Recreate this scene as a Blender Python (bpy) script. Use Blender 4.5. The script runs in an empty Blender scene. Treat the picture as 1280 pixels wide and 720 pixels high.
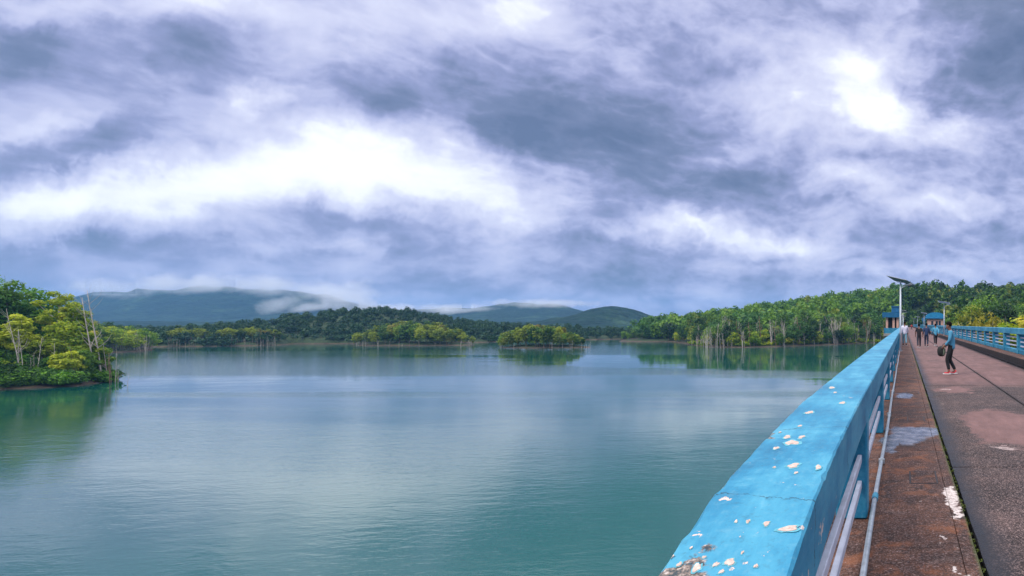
import bpy, math, random
import numpy as np
from mathutils import Vector, Matrix

R = math.radians
rng = np.random.default_rng(7)
random.seed(7)
scene = bpy.context.scene
COL = scene.collection

# ---------------------------------------------------------------- camera
EYE = 1.6                      # eye above the left walkway (walkway top is z = 0)
F = 700.0                      # focal length in pixels of the 1280 px wide frame
WATER = EYE - 10.0
cam_data = bpy.data.cameras.new('camera')
cam = bpy.data.objects.new('camera', cam_data)
COL.objects.link(cam)
cam.location = (0, 0, EYE)
cam.rotation_euler = (R(90), 0, 0)
cam_data.sensor_width = 36
cam_data.lens = 36 * F / 1280
cam_data.shift_x = -(1130 - 640) / 1280
cam_data.shift_y = (405 - 360) / 1280
cam_data.clip_start = 0.05
cam_data.clip_end = 20000
scene.camera = cam

# ---------------------------------------------------------------- render settings
scene.view_settings.view_transform = 'Standard'
scene.view_settings.look = 'None'
scene.view_settings.exposure = 0.65
scene.view_settings.gamma = 1.0
scene.render.engine = 'CYCLES'
cy = scene.cycles
cy.max_bounces = 5
cy.diffuse_bounces = 3
cy.glossy_bounces = 3
cy.transmission_bounces = 2
cy.transparent_max_bounces = 8
cy.volume_bounces = 4
cy.caustics_reflective = False
cy.caustics_refractive = False
cy.use_denoising = True
cy.sample_clamp_indirect = 6


# ---------------------------------------------------------------- node helpers
class NT:
    def __init__(self, tree):
        self.t = tree
        self.n = tree.nodes
        self.l = tree.links

    def node(self, kind, **kw):
        nd = self.n.new(kind)
        for k, v in kw.items():
            setattr(nd, k, v)
        return nd

    def link(self, a, b):
        self.l.new(a, b)

    def set(self, sock, v):
        if hasattr(v, 'links') or isinstance(v, bpy.types.NodeSocket):
            self.l.new(v, sock)
        else:
            sock.default_value = v

    def math(self, op, a, b=None, c=None, clamp=False):
        nd = self.node('ShaderNodeMath', operation=op, use_clamp=clamp)
        self.set(nd.inputs[0], a)
        if b is not None:
            self.set(nd.inputs[1], b)
        if c is not None:
            self.set(nd.inputs[2], c)
        return nd.outputs[0]

    def vmath(self, op, a, b=None, scale=None):
        nd = self.node('ShaderNodeVectorMath', operation=op)
        self.set(nd.inputs[0], a)
        if b is not None:
            self.set(nd.inputs[1], b)
        if scale is not None:
            self.set(nd.inputs['Scale'], scale)
        return nd.outputs['Value'] if op in ('DOT_PRODUCT', 'LENGTH', 'DISTANCE') else nd.outputs[0]

    def noise(self, vec, scale, detail=4, rough=0.55, dist=0.0, lac=2.0, color=False):
        nd = self.node('ShaderNodeTexNoise')
        self.set(nd.inputs['Vector'], vec)
        nd.inputs['Scale'].default_value = scale
        nd.inputs['Detail'].default_value = detail
        nd.inputs['Roughness'].default_value = rough
        nd.inputs['Distortion'].default_value = dist
        nd.inputs['Lacunarity'].default_value = lac
        return nd.outputs['Color'] if color else nd.outputs['Fac']

    def ramp(self, fac, stops, interp='LINEAR'):
        nd = self.node('ShaderNodeValToRGB')
        r = nd.color_ramp
        r.interpolation = interp
        while len(r.elements) > 1:
            r.elements.remove(r.elements[0])
        first = True
        for p, c in stops:
            if isinstance(c, (int, float)):
                c = (c, c, c)
            e = r.elements[0] if first else r.elements.new(p)
            e.position = p
            e.color = (*c, 1)
            first = False
        self.set(nd.inputs[0], fac)
        return nd.outputs[0]

    def maprange(self, v, a, b, c=0.0, d=1.0, smooth=False):
        nd = self.node('ShaderNodeMapRange')
        if smooth:
            nd.interpolation_type = 'SMOOTHSTEP'
        self.set(nd.inputs[0], v)
        for i, x in enumerate((a, b, c, d)):
            nd.inputs[i + 1].default_value = x
        return nd.outputs[0]

    def mix(self, fac, a, b, blend='MIX'):
        nd = self.node('ShaderNodeMix', data_type='RGBA', blend_type=blend)
        self.set(nd.inputs[0], fac)
        for s, v in ((nd.inputs[6], a), (nd.inputs[7], b)):
            if isinstance(v, tuple):
                v = (*v[:3], 1)
            self.set(s, v)
        return nd.outputs[2]

    def mapping(self, vec, loc=(0, 0, 0), rot=(0, 0, 0), scale=(1, 1, 1), kind='POINT'):
        nd = self.node('ShaderNodeMapping', vector_type=kind)
        self.set(nd.inputs[0], vec)
        nd.inputs['Location'].default_value = loc
        nd.inputs['Rotation'].default_value = rot
        nd.inputs['Scale'].default_value = scale
        return nd.outputs[0]

    def bump(self, h, strength=0.3, dist=0.01, normal=None):
        nd = self.node('ShaderNodeBump')
        nd.inputs['Strength'].default_value = strength
        nd.inputs['Distance'].default_value = dist
        self.set(nd.inputs['Height'], h)
        if normal is not None:
            self.set(nd.inputs['Normal'], normal)
        return nd.outputs[0]


def srgb(r, g, b):
    def f(c):
        c /= 255.0
        return c / 12.92 if c <= 0.04045 else ((c + 0.055) / 1.055) ** 2.4
    return (f(r), f(g), f(b))


# ---------------------------------------------------------------- sky and sun
SUN_EL, SUN_AZ = R(50), R(-132)          # azimuth measured from +Y towards +X
world = bpy.data.worlds.new('World')
scene.world = world
world.use_nodes = True
w = NT(world.node_tree)
w.n.clear()
wout = w.node('ShaderNodeOutputWorld')
bg = w.node('ShaderNodeBackground')
w.link(bg.outputs[0], wout.inputs[0])
sky = w.node('ShaderNodeTexSky', sky_type='NISHITA')
sky.sun_disc = False
sky.sun_elevation = SUN_EL
sky.sun_rotation = SUN_AZ
SKY_STRENGTH = 0.1
bg.inputs['Strength'].default_value = SKY_STRENGTH

direction = w.node('ShaderNodeTexCoord').outputs['Generated']
sep = w.node('ShaderNodeSeparateXYZ')
w.link(direction, sep.inputs[0])
dx, dy, dz = sep.outputs
# cloud deck seen in perspective: the direction met with a flat layer overhead
hz = w.math('MAXIMUM', w.math('ADD', w.math('ABSOLUTE', dz), 0.30), 0.02)
deck = w.node('ShaderNodeCombineXYZ')
w.link(w.math('DIVIDE', dx, hz), deck.inputs[0])
w.link(w.math('DIVIDE', dy, hz), deck.inputs[1])
deck = deck.outputs[0]
warp = w.noise(deck, 0.9, 4, 0.55, color=True)
warp = w.vmath('SUBTRACT', warp, (0.5, 0.5, 0.5))
deck2 = w.vmath('ADD', deck, w.vmath('SCALE', warp, scale=0.9))
n_big = w.noise(w.mapping(deck2, rot=(0, 0, R(20)), scale=(0.8, 1.25, 1)), 0.85, 6, 0.50)
dwarp = w.vmath('SUBTRACT', w.noise(direction, 4.0, 4, 0.55, color=True), (0.5, 0.5, 0.5))
dird = w.vmath('ADD', direction, w.vmath('SCALE', dwarp, scale=0.085))
n_mid = w.noise(w.mapping(dird, scale=(1, 1, 2.0)), 5.2, 8, 0.54)
n_fine = w.noise(w.mapping(dird, loc=(3, 1, 0), scale=(1, 1, 1.8)), 15.0, 6, 0.55)
base = w.math('MULTIPLY_ADD', w.math('SUBTRACT', n_big, 0.5), 0.80, 0.50)
base = w.math('MULTIPLY_ADD', w.math('SUBTRACT', n_mid, 0.5), 1.15, base)
base = w.math('MULTIPLY_ADD', w.math('SUBTRACT', n_fine, 0.5), 0.42, base)
# billowing edges
bil = w.noise(w.mapping(dird, loc=(7, 2, 5), scale=(1, 1, 2.2)), 7.0, 6, 0.5)
bil = w.math('ABSOLUTE', w.math('MULTIPLY_ADD', bil, 2.0, -1.0))
bil = w.math('SUBTRACT', 0.16, bil)
base = w.math('MULTIPLY_ADD', bil, 0.46, base)
bil2 = w.noise(w.mapping(dird, loc=(1, 6, 2), scale=(1, 1, 2.0)), 17.0, 4, 0.5)
bil2 = w.math('SUBTRACT', 0.14, w.math('ABSOLUTE', w.math('MULTIPLY_ADD', bil2, 2.0, -1.0)))
base = w.math('MULTIPLY_ADD', bil2, 0.30, base)
# the large cloud masses and breaks of this sky, each an ellipse of directions
yy = w.math('MAXIMUM', dy, 0.08)
uv = w.node('ShaderNodeCombineXYZ')
w.link(w.math('MULTIPLY_ADD', w.math('DIVIDE', dx, yy), F, 1130), uv.inputs[0])
w.link(w.math('MULTIPLY_ADD', w.math('DIVIDE', dz, yy), -F, 405), uv.inputs[1])
uv = uv.outputs[0]
uvw = w.noise(uv, 0.011, 4, 0.58, color=True)
uvw = w.vmath('SUBTRACT', uvw, (0.5, 0.5, 0.5))
uv = w.vmath('ADD', uv, w.vmath('MULTIPLY', uvw, (130, 75, 0)))
uvw2 = w.vmath('SUBTRACT', w.noise(uv, 0.045, 4, 0.6, color=True), (0.5, 0.5, 0.5))
uv = w.vmath('ADD', uv, w.vmath('MULTIPLY', uvw2, (42, 20, 0)))
LOBES = [  # cx, cy, rx, ry, turn, amount
    (500, 216, 200, 46, 3, .48), (260, 228, 220, 40, -7, .52), (50, 262, 150, 30, -5, .55), (590, 246, 100, 38, 10, .28),
    (655, 4, 80, 30, -20, .42), (1070, 95, 90, 56, 35, .46), (1150, 155, 80, 24, 12, .60), (1050, 222, 60, 22, 0, .48), (1010, 120, 90, 40, 0, .18),
    (1180, 250, 80, 16, 0, .45), (855, 286, 66, 17, 0, .60), (965, 305, 90, 13, 6, .45), (1110, 335, 120, 8, 0, .25), (312, 122, 34, 16, -20, .40),
    (15, 15, 90, 26, 0, .38), (230, 4, 160, 16, 0, .22), (470, 25, 90, 18, 0, .15), (400, 305, 80, 9, 0, .26),
    (700, 80, 60, 35, 0, .12), (960, 175, 50, 18, -20, .28), (650, 245, 40, 28, 0, .22), (50, 160, 70, 10, -15, .25),
    (245, 62, 110, 42, 6, -.34), (20, 62, 60, 34, 0, -.34), (500, 112, 140, 42, 6, -.42), (100, 190, 110, 30, -10, -.42),
    (760, 175, 110, 62, 0, -.24), (640, 160, 60, 26, 0, -.30), (445, 272, 100, 16, 4, -.30), (250, 312, 220, 20, 0, -.26),
    (710, 300, 110, 20, 0, -.20), (1235, 60, 90, 90, 0, -.36), (1215, 150, 60, 40, 0, -.22), (905, 232, 80, 22, -10, -.18),
    (850, 55, 90, 34, 20, -.20), (400, 352, 460, 14, 0, -.16), (1000, 262, 60, 10, 0, -.16), (930, 345, 330, 13, 0, -.12),
]
for cx, cyy, rx, ry, rot, amt in LOBES:  # noqa
    m = w.mapping(uv, loc=(cx, cyy, 0), rot=(0, 0, R(rot)), scale=(rx, ry, 1), kind='TEXTURE')
    m = w.vmath('MULTIPLY', m, (1, 1, 0))
    g = w.math('POWER', 0.42, w.vmath('DOT_PRODUCT', m, m))
    base = w.math('MULTIPLY_ADD', g, amt, base)
base = w.math('SMOOTH_MIN', base, 1.18, 0.45)
cloud = w.ramp(w.math('MULTIPLY', base, 0.74), [(0.0, srgb(98, 114, 148)), (0.17, srgb(118, 131, 166)), (0.31, srgb(147, 155, 196)),
                      (0.43, srgb(179, 184, 221)), (0.60, srgb(207, 210, 238)), (0.79, srgb(230, 233, 251)), (0.98, srgb(252, 253, 255))])
# an overcast sky is brighter towards the zenith
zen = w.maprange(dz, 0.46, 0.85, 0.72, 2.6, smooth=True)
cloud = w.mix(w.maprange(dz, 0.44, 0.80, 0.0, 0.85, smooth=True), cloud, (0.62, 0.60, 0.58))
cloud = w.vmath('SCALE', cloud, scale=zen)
# the breaks in the cloud are far brighter than white paper
cloud = w.vmath('SCALE', cloud, scale=w.maprange(base, 0.92, 1.2, 1.0, 1.25))
low = w.maprange(dz, -0.25, -0.02, 0.35, 1.0, smooth=True)
cloud = w.vmath('SCALE', cloud, scale=low)
cloud = w.vmath('SCALE', cloud, scale=1.0 / SKY_STRENGTH)
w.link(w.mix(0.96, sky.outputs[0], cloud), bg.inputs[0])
world.cycles.sampling_method = 'MANUAL'
world.cycles.sample_map_resolution = 512

sun_data = bpy.data.lights.new('sun', 'SUN')
sun_data.energy = 1.5
sun_data.angle = R(18)
sun_data.color = (1.0, 0.95, 0.88)
sun = bpy.data.objects.new('sun', sun_data)
COL.objects.link(sun)
sd = Vector((math.sin(SUN_AZ) * math.cos(SUN_EL), math.cos(SUN_AZ) * math.cos(SUN_EL), math.sin(SUN_EL)))
sun.rotation_euler = sd.to_track_quat('Z', 'Y').to_euler()
sun.location = (0, 0, 60)


# ---------------------------------------------------------------- mesh helpers
def mesh_from(name, verts, faces, mats, fmat=None, smooth=False):
    me = bpy.data.meshes.new(name)
    verts = np.asarray(verts, dtype=np.float32)
    if isinstance(faces, np.ndarray):
        k = faces.shape[1]
        nf = len(faces)
        me.vertices.add(len(verts))
        me.vertices.foreach_set('co', verts.ravel())
        me.loops.add(nf * k)
        me.loops.foreach_set('vertex_index', faces.astype(np.int32).ravel())
        me.polygons.add(nf)
        me.polygons.foreach_set('loop_start', np.arange(0, nf * k, k, dtype=np.int32))
        me.update(calc_edges=True)
    else:
        me.from_pydata([tuple(map(float, v)) for v in verts], [], faces)
        me.update()
    for m in (mats if isinstance(mats, (list, tuple)) else [mats]):
        me.materials.append(m)
    if fmat is not None:
        me.polygons.foreach_set('material_index', np.asarray(fmat, dtype=np.int32))
    if smooth:
        me.polygons.foreach_set('use_smooth', np.ones(len(me.polygons), dtype=bool))
    return me


def link(name, data, parent=None, loc=None):
    o = bpy.data.objects.new(name, data)
    COL.objects.link(o)
    if parent is not None:
        o.parent = parent
    if loc is not None:
        o.location = loc
    return o


def tag(o, label=None, cat=None, group=None, kind=None):
    if label:
        o['label'] = label
    if cat:
        o['category'] = cat
    if group:
        o['group'] = group
    if kind:
        o['kind'] = kind
    return o


def copy_thing(src, loc=None, rotz=None, scale=None, label=None):
    c = src.copy()
    COL.objects.link(c)
    for ch in src.children:
        d = ch.copy()
        COL.objects.link(d)
        d.parent = c
        for g in ch.children:
            e = g.copy()
            COL.objects.link(e)
            e.parent = d
    if loc is not None:
        c.location = loc
    if rotz is not None:
        c.rotation_euler = (c.rotation_euler[0], c.rotation_euler[1], rotz)
    if scale is not None:
        c.scale = scale
    if label:
        c['label'] = label
    return c


class MB:
    """collects shapes into one mesh"""
    def __init__(self):
        self.v, self.f, self.m = [], [], []

    def add(self, vs, fs, mat=0):
        b = len(self.v)
        self.v += [tuple(x) for x in vs]
        self.f += [tuple(i + b for i in f) for f in fs]
        self.m += [mat] * len(fs)

    def box(self, x0, x1, y0, y1, z0, z1, mat=0, bev=0.0, seg=1):
        if bev <= 0:
            vs = [(x, y, z) for x in (x0, x1) for y in (y0, y1) for z in (z0, z1)]
            fs = [(0, 1, 3, 2), (4, 6, 7, 5), (0, 4, 5, 1), (2, 3, 7, 6), (0, 2, 6, 4), (1, 5, 7, 3)]
            self.add(vs, fs, mat)
            return
        b = bev
        # chamfered box: 24 corner vertices
        vs, idx = [], {}
        for ix, x in enumerate((x0, x1)):
            for iy, y in enumerate((y0, y1)):
                for iz, z in enumerate((z0, z1)):
                    sx, sy, sz = (1 if ix == 0 else -1), (1 if iy == 0 else -1), (1 if iz == 0 else -1)
                    idx[ix, iy, iz, 'x'] = len(vs); vs.append((x, y + sy * b, z + sz * b))
                    idx[ix, iy, iz, 'y'] = len(vs); vs.append((x + sx * b, y, z + sz * b))
                    idx[ix, iy, iz, 'z'] = len(vs); vs.append((x + sx * b, y + sy * b, z))
        fs = []
        for i in (0, 1):
            q = [idx[i, 0, 0, 'x'], idx[i, 1, 0, 'x'], idx[i, 1, 1, 'x'], idx[i, 0, 1, 'x']]
            fs.append(q if i else q[::-1])
            q = [idx[0, i, 0, 'y'], idx[1, i, 0, 'y'], idx[1, i, 1, 'y'], idx[0, i, 1, 'y']]
            fs.append(q[::-1] if i else q)
            q = [idx[0, 0, i, 'z'], idx[1, 0, i, 'z'], idx[1, 1, i, 'z'], idx[0, 1, i, 'z']]
            fs.append(q if i else q[::-1])
        for i in (0, 1):
            for j in (0, 1):
                q = [idx[i, j, 0, 'x'], idx[i, j, 0, 'y'], idx[i, j, 1, 'y'], idx[i, j, 1, 'x']]
                fs.append(q if (i == j) else q[::-1])
                q = [idx[i, 0, j, 'x'], idx[i, 0, j, 'z'], idx[i, 1, j, 'z'], idx[i, 1, j, 'x']]
                fs.append(q[::-1] if (i == j) else q)
                q = [idx[0, i, j, 'y'], idx[0, i, j, 'z'], idx[1, i, j, 'z'], idx[1, i, j, 'y']]
                fs.append(q if (i == j) else q[::-1])
        for i in (0, 1):
            for j in (0, 1):
                for k in (0, 1):
                    q = [idx[i, j, k, 'x'], idx[i, j, k, 'y'], idx[i, j, k, 'z']]
                    fs.append(q if (i + j + k) % 2 else q[::-1])
        self.add(vs, fs, mat)

    def tube(self, pts, rad, n=8, mat=0, cap=True):
        pts = [Vector(p) for p in pts]
        if isinstance(rad, (int, float)):
            rad = [rad] * len(pts)
        rings = []
        vs, fs = [], []
        prev = None
        for i, p in enumerate(pts):
            t = (pts[min(i + 1, len(pts) - 1)] - pts[max(i - 1, 0)])
            if t.length < 1e-9:
                t = Vector((0, 0, 1))
            t.normalize()
            if prev is None:
                a = Vector((1, 0, 0)) if abs(t.x) < 0.8 else Vector((0, 1, 0))
                u = t.cross(a).normalized()
            else:
                u = (prev - t * prev.dot(t)).normalized()
            prev = u
            v = t.cross(u)
            for k in range(n):
                an = 2 * math.pi * k / n
                vs.append(p + (u * math.cos(an) + v * math.sin(an)) * rad[i])
        for i in range(len(pts) - 1):
            for k in range(n):
                a, b = i * n + k, i * n + (k + 1) % n
                fs.append((a, b, b + n, a + n))
        if cap:
            fs.append(tuple(range(n))[::-1])
            fs.append(tuple((len(pts) - 1) * n + k for k in range(n)))
        self.add(vs, fs, mat)

    def mesh(self, name, mats, smooth=False):
        return mesh_from(name, self.v, self.f, mats, self.m, smooth)

    def build(self, name, mats, parent=None, smooth=False, loc=None):
        return link(name, self.mesh(name, mats, smooth), parent, loc)


def vnoise(x, y, seed=0):
    """value noise on arrays"""
    xi, yi = np.floor(x).astype(np.int64), np.floor(y).astype(np.int64)
    xf, yf = x - xi, y - yi
    u, v = xf * xf * (3 - 2 * xf), yf * yf * (3 - 2 * yf)

    def h(a, b):
        n = (a * 374761393 + b * 668265263 + seed * 974634777) & 0xFFFFFFFF
        n = ((n ^ (n >> 13)) * 1274126177) & 0xFFFFFFFF
        return ((n ^ (n >> 16)) & 0xFFFF) / 65535.0
    return (h(xi, yi) * (1 - u) + h(xi + 1, yi) * u) * (1 - v) + (h(xi, yi + 1) * (1 - u) + h(xi + 1, yi + 1) * u) * v


def fbm(x, y, octaves=4, seed=0):
    s, a, t = 0, 1.0, 0
    for o in range(octaves):
        s = s + a * vnoise(x * 2 ** o, y * 2 ** o, seed + o)
        t += a
        a *= 0.5
    return s / t


# ---------------------------------------------------------------- materials
def new_mat(name):
    m = bpy.data.materials.new(name)
    m.use_nodes = True
    nt = NT(m.node_tree)
    bsdf = m.node_tree.nodes['Principled BSDF']
    return m, nt, bsdf


def simple_mat(name, color, rough=0.6, metal=0.0, var=0.12, scale=6.0, bump=0.0, spec=0.5):
    m, t, b = new_mat(name)
    pos = t.node('ShaderNodeNewGeometry').outputs['Position']
    n = t.noise(pos, scale, 5, 0.6)
    f = t.maprange(n, 0.25, 0.75, 1 - var, 1 + var)
    c = t.vmath('SCALE', color, scale=f)
    t.link(c, b.inputs['Base Color'])
    b.inputs['Roughness'].default_value = rough
    b.inputs['Metallic'].default_value = metal
    b.inputs['Specular IOR Level'].default_value = spec
    if bump:
        t.link(t.bump(n, bump, 0.01), b.inputs['Normal'])
    return m


def leaf_mat(name, dark, light, hue_scale=0.16, warm=None, trans=0.35):
    """foliage: colour differs from tree to tree, branch to branch and leaf to leaf"""
    m, t, b = new_mat(name)
    geo = t.node('ShaderNodeNewGeometry')
    pos = geo.outputs['Position']
    rnd = geo.outputs['Random Per Island']
    info = t.node('ShaderNodeObjectInfo').outputs['Random']
    n1 = t.noise(pos, hue_scale, 3, 0.6)
    n2 = t.noise(pos, 0.9, 2, 0.5)
    f = t.math('ADD', t.math('MULTIPLY', n1, 0.75), t.math('MULTIPLY', rnd, 0.30))
    f = t.math('ADD', f, t.math('MULTIPLY', n2, 0.30))
    f = t.math('ADD', f, t.math('MULTIPLY', t.math('SUBTRACT', info, 0.5), 0.45))
    f = t.maprange(f, 0.40, 0.98, 0, 1)
    c = t.mix(f, dark, light)
    if warm:
        n3 = t.noise(t.vmath('ADD', pos, (31, 7, 3)), 0.11, 2, 0.5)
        c = t.mix(t.maprange(n3, 0.56, 0.70, 0, 0.8), c, warm)
    t.link(c, b.inputs['Base Color'])
    b.inputs['Roughness'].default_value = 0.55
    b.inputs['Specular IOR Level'].default_value = 0.25
    tr = t.node('ShaderNodeBsdfTranslucent')
    t.link(t.vmath('MULTIPLY', c, (1.1, 1.15, 0.6)), tr.inputs[0])
    ms = t.node('ShaderNodeMixShader')
    ms.inputs[0].default_value = trans
    t.link(b.outputs[0], ms.inputs[1])
    t.link(tr.outputs[0], ms.inputs[2])
    t.link(ms.outputs[0], t.n['Material Output'].inputs[0])
    return m


M = {}
M['leaf_dark'] = leaf_mat('leaf_dark', (0.004, 0.026, 0.008), (0.075, 0.19, 0.025), trans=0.25)
M['leaf_bank'] = leaf_mat('leaf_bank', (0.020, 0.095, 0.010), (0.20, 0.42, 0.03), warm=(0.16, 0.28, 0.03), trans=0.3)
M['leaf_mid'] = leaf_mat('leaf_mid', (0.012, 0.060, 0.008), (0.17, 0.31, 0.025), warm=(0.28, 0.28, 0.03), trans=0.3)
M['leaf_lime'] = leaf_mat('leaf_lime', (0.10, 0.22, 0.010), (0.56, 0.60, 0.04), warm=(0.62, 0.48, 0.04), trans=0.4)
M['leaf_yellow'] = leaf_mat('leaf_yellow', (0.22, 0.20, 0.02), (0.50, 0.42, 0.04), trans=0.4)
M['leaf_far'] = leaf_mat('leaf_far', (0.006, 0.032, 0.018), (0.038, 0.10, 0.035), hue_scale=0.05, trans=0.25)
M['leaf_island'] = leaf_mat('leaf_island', (0.045, 0.10, 0.010), (0.34, 0.40, 0.03), warm=(0.28, 0.20, 0.05), trans=0.3)
M['bark'] = simple_mat('bark', (0.16, 0.125, 0.095), 0.9, var=0.4, scale=3)
M['bark_pale'] = simple_mat('bark_pale', (0.54, 0.47, 0.40), 0.85, var=0.35, scale=2)
M['bark_dead'] = simple_mat('bark_dead', (0.46, 0.39, 0.34), 0.9, var=0.4, scale=1.5)
M['bark_mid'] = simple_mat('bark_greyish', (0.25, 0.21, 0.17), 0.9, var=0.4, scale=2)
M['bark_rust'] = simple_mat('bark_rust', (0.26, 0.14, 0.10), 0.9, var=0.4, scale=1.5)


def water_mat():
    m, t, b = new_mat('lake_water')
    pos = t.node('ShaderNodeNewGeometry').outputs['Position']
    # murky green-blue body of the reservoir
    n = t.noise(t.mapping(pos, scale=(0.02, 0.012, 1)), 1.0, 3, 0.5)
    c = t.mix(t.maprange(n, 0.3, 0.7), (0.004, 0.066, 0.062), (0.006, 0.086, 0.067))
    t.link(c, b.inputs['Base Color'])
    b.inputs['IOR'].default_value = 1.7
    b.inputs['Specular IOR Level'].default_value = 0.5
    # wind patches: ruffled areas and smooth slicks
    patch = t.noise(t.mapping(pos, rot=(0, 0, R(8)), scale=(0.0028, 0.020, 1)), 1.0, 4, 0.55, dist=0.8)
    patch = t.maprange(patch, 0.42, 0.60, 0.15, 1.7, smooth=True)
    w1 = t.noise(t.mapping(pos, rot=(0, 0, R(24)), scale=(0.55, 1.5, 1)), 1.0, 3, 0.55, dist=0.5)
    w2 = t.noise(t.mapping(pos, rot=(0, 0, R(-12)), scale=(1.8, 4.6, 1)), 1.0, 4, 0.62)
    w3 = t.noise(t.mapping(pos, rot=(0, 0, R(10)), scale=(0.10, 0.22, 1)), 1.0, 2, 0.5)
    h = t.math('MULTIPLY_ADD', w2, 0.42, w1)
    h = t.math('MULTIPLY', h, patch)
    h = t.math('MULTIPLY_ADD', w3, 1.6, h)
    t.link(t.bump(h, 1.0, 0.017), b.inputs['Normal'])
    b.inputs['Roughness'].default_value = 0.025
    return m


M['water'] = water_mat()


def ground_mat():
    m, t, b = new_mat('bank_ground')
    geo = t.node('ShaderNodeNewGeometry')
    pos = geo.outputs['Position']
    z = t.node('ShaderNodeSeparateXYZ')
    t.link(pos, z.inputs[0])
    n = t.noise(pos, 0.35, 6, 0.6)
    soil = t.ramp(n, [(0.3, (0.028, 0.020, 0.014)), (0.5, (0.065, 0.042, 0.028)), (0.7, (0.14, 0.085, 0.055))])
    green = t.ramp(t.noise(pos, 0.8, 5, 0.6), [(0.3, (0.008, 0.022, 0.007)), (0.7, (0.035, 0.065, 0.014))])
    hgt = t.math('MULTIPLY_ADD', t.math('SUBTRACT', n, 0.5), 1.6, z.outputs[2])
    t.link(t.mix(t.maprange(hgt, WATER + 0.2, WATER + 0.6), soil, green), b.inputs['Base Color'])
    b.inputs['Roughness'].default_value = 0.95
    t.link(t.bump(t.noise(pos, 2.2, 5, 0.65), 0.7, 0.25), b.inputs['Normal'])
    return m


M['ground'] = ground_mat()


def hill_mat():
    m, t, b = new_mat('forested_hill')
    pos = t.node('ShaderNodeNewGeometry').outputs['Position']
    n = t.noise(pos, 0.018, 5, 0.65)
    v = t.node('ShaderNodeTexVoronoi')
    v.inputs['Scale'].default_value = 0.07
    t.link(pos, v.inputs['Vector'])
    c = t.ramp(n, [(0.3, (0.004, 0.014, 0.009)), (0.55, (0.010, 0.030, 0.016)), (0.75, (0.045, 0.085, 0.035))])
    t.link(c, b.inputs['Base Color'])
    b.inputs['Roughness'].default_value = 1.0
    b.inputs['Specular IOR Level'].default_value = 0.1
    h = t.math('SUBTRACT', 1.0, v.outputs['Distance'])
    t.link(t.bump(h, 1.0, 8.0), b.inputs['Normal'])
    return m


M['hill'] = hill_mat()

# ---------------------------------------------------------------- water and land


def P(px, py):
    """point on the water plane seen at a place in the photograph (used for laying out the map of the lake)"""
    Y = (EYE - WATER) * F / (py - 405)
    return ((px - 1130) / F * Y, Y)


def sdist(poly, x, y):
    """signed distance to a polygon, positive inside"""
    d = np.full(x.shape, 1e9)
    inside = np.zeros(x.shape, bool)
    n = len(poly)
    for i in range(n):
        ax, ay = poly[i]
        bx, by = poly[(i + 1) % n]
        ex, ey = bx - ax, by - ay
        t = np.clip(((x - ax) * ex + (y - ay) * ey) / (ex * ex + ey * ey), 0, 1)
        d = np.minimum(d, np.hypot(x - ax - t * ex, y - ay - t * ey))
        c = ((ay > y) != (by > y)) & (x < (bx - ax) * (y - ay) / (by - ay + 1e-12) + ax)
        inside ^= c
    return np.where(inside, d, -d)


def ell(cx, cy_, rx, ry, n=20):
    return [(cx + rx * math.cos(2 * math.pi * k / n), cy_ + ry * math.sin(2 * math.pi * k / n)) for k in range(n)]


LAND = {
    'bank': [P(-90, 496), P(-30, 489), P(30, 486), P(80, 485), P(112, 481), P(134, 478.5), P(140, 475), P(128, 468), P(60, 460), (-240, 150), (-420, 160), (-420, 40), (-170, 40)],
    'point': [P(60, 446), P(130, 441.5), P(165, 440), P(188, 438.5), P(192, 437), P(178, 434.5), (-330, 262), (-520, 262), (-520, 175), (-330, 150)],
    'far': [P(150, 433.6), P(205, 433.4), P(270, 433), P(345, 431.6), P(360, 430), P(450, 429.6), P(560, 428.3), P(616, 427.7), P(625, 426.4), (-190, 360), (-140, 420), (-140, 700), (-1100, 700), (-1100, 240), (-600, 235)],
    'isle_wide': ell(P(504, 432)[0], P(506, 432)[1] + 6, 28, 9),
    'isle_small': ell(P(671, 435)[0], P(671, 435)[1] + 6, 19, 8),
    'isle_far': [P(776, 427), P(800, 427.3), P(835, 427.3), P(835, 425), P(776, 425)],
    'hillside': [P(800, 426.6), P(838, 427.2), P(862, 431), P(885, 434.2), P(930, 434.6), P(980, 433.4), P(1010, 432.4), P(1060, 430.4), P(1090, 428.6), P(1118, 427), (2, 326), (9, 322), (9, 60), (60, 20), (300, 20), (420, 300), (420, 760), (-260, 760), (-260, 420), (-190, 390)],
}


def right_top(x):
    # height of the wooded ridge (ground level), from west to east
    return np.interp(x, [-260, -175, -150, -128, -100, -76, -45, -15, 5, 22, 45, 80, 200, 420],
                     [-6, -5, -3, 0, 4.0, 7.5, 12.5, 15.5, 17.5, 17, 15, 17, 20, 22])


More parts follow.
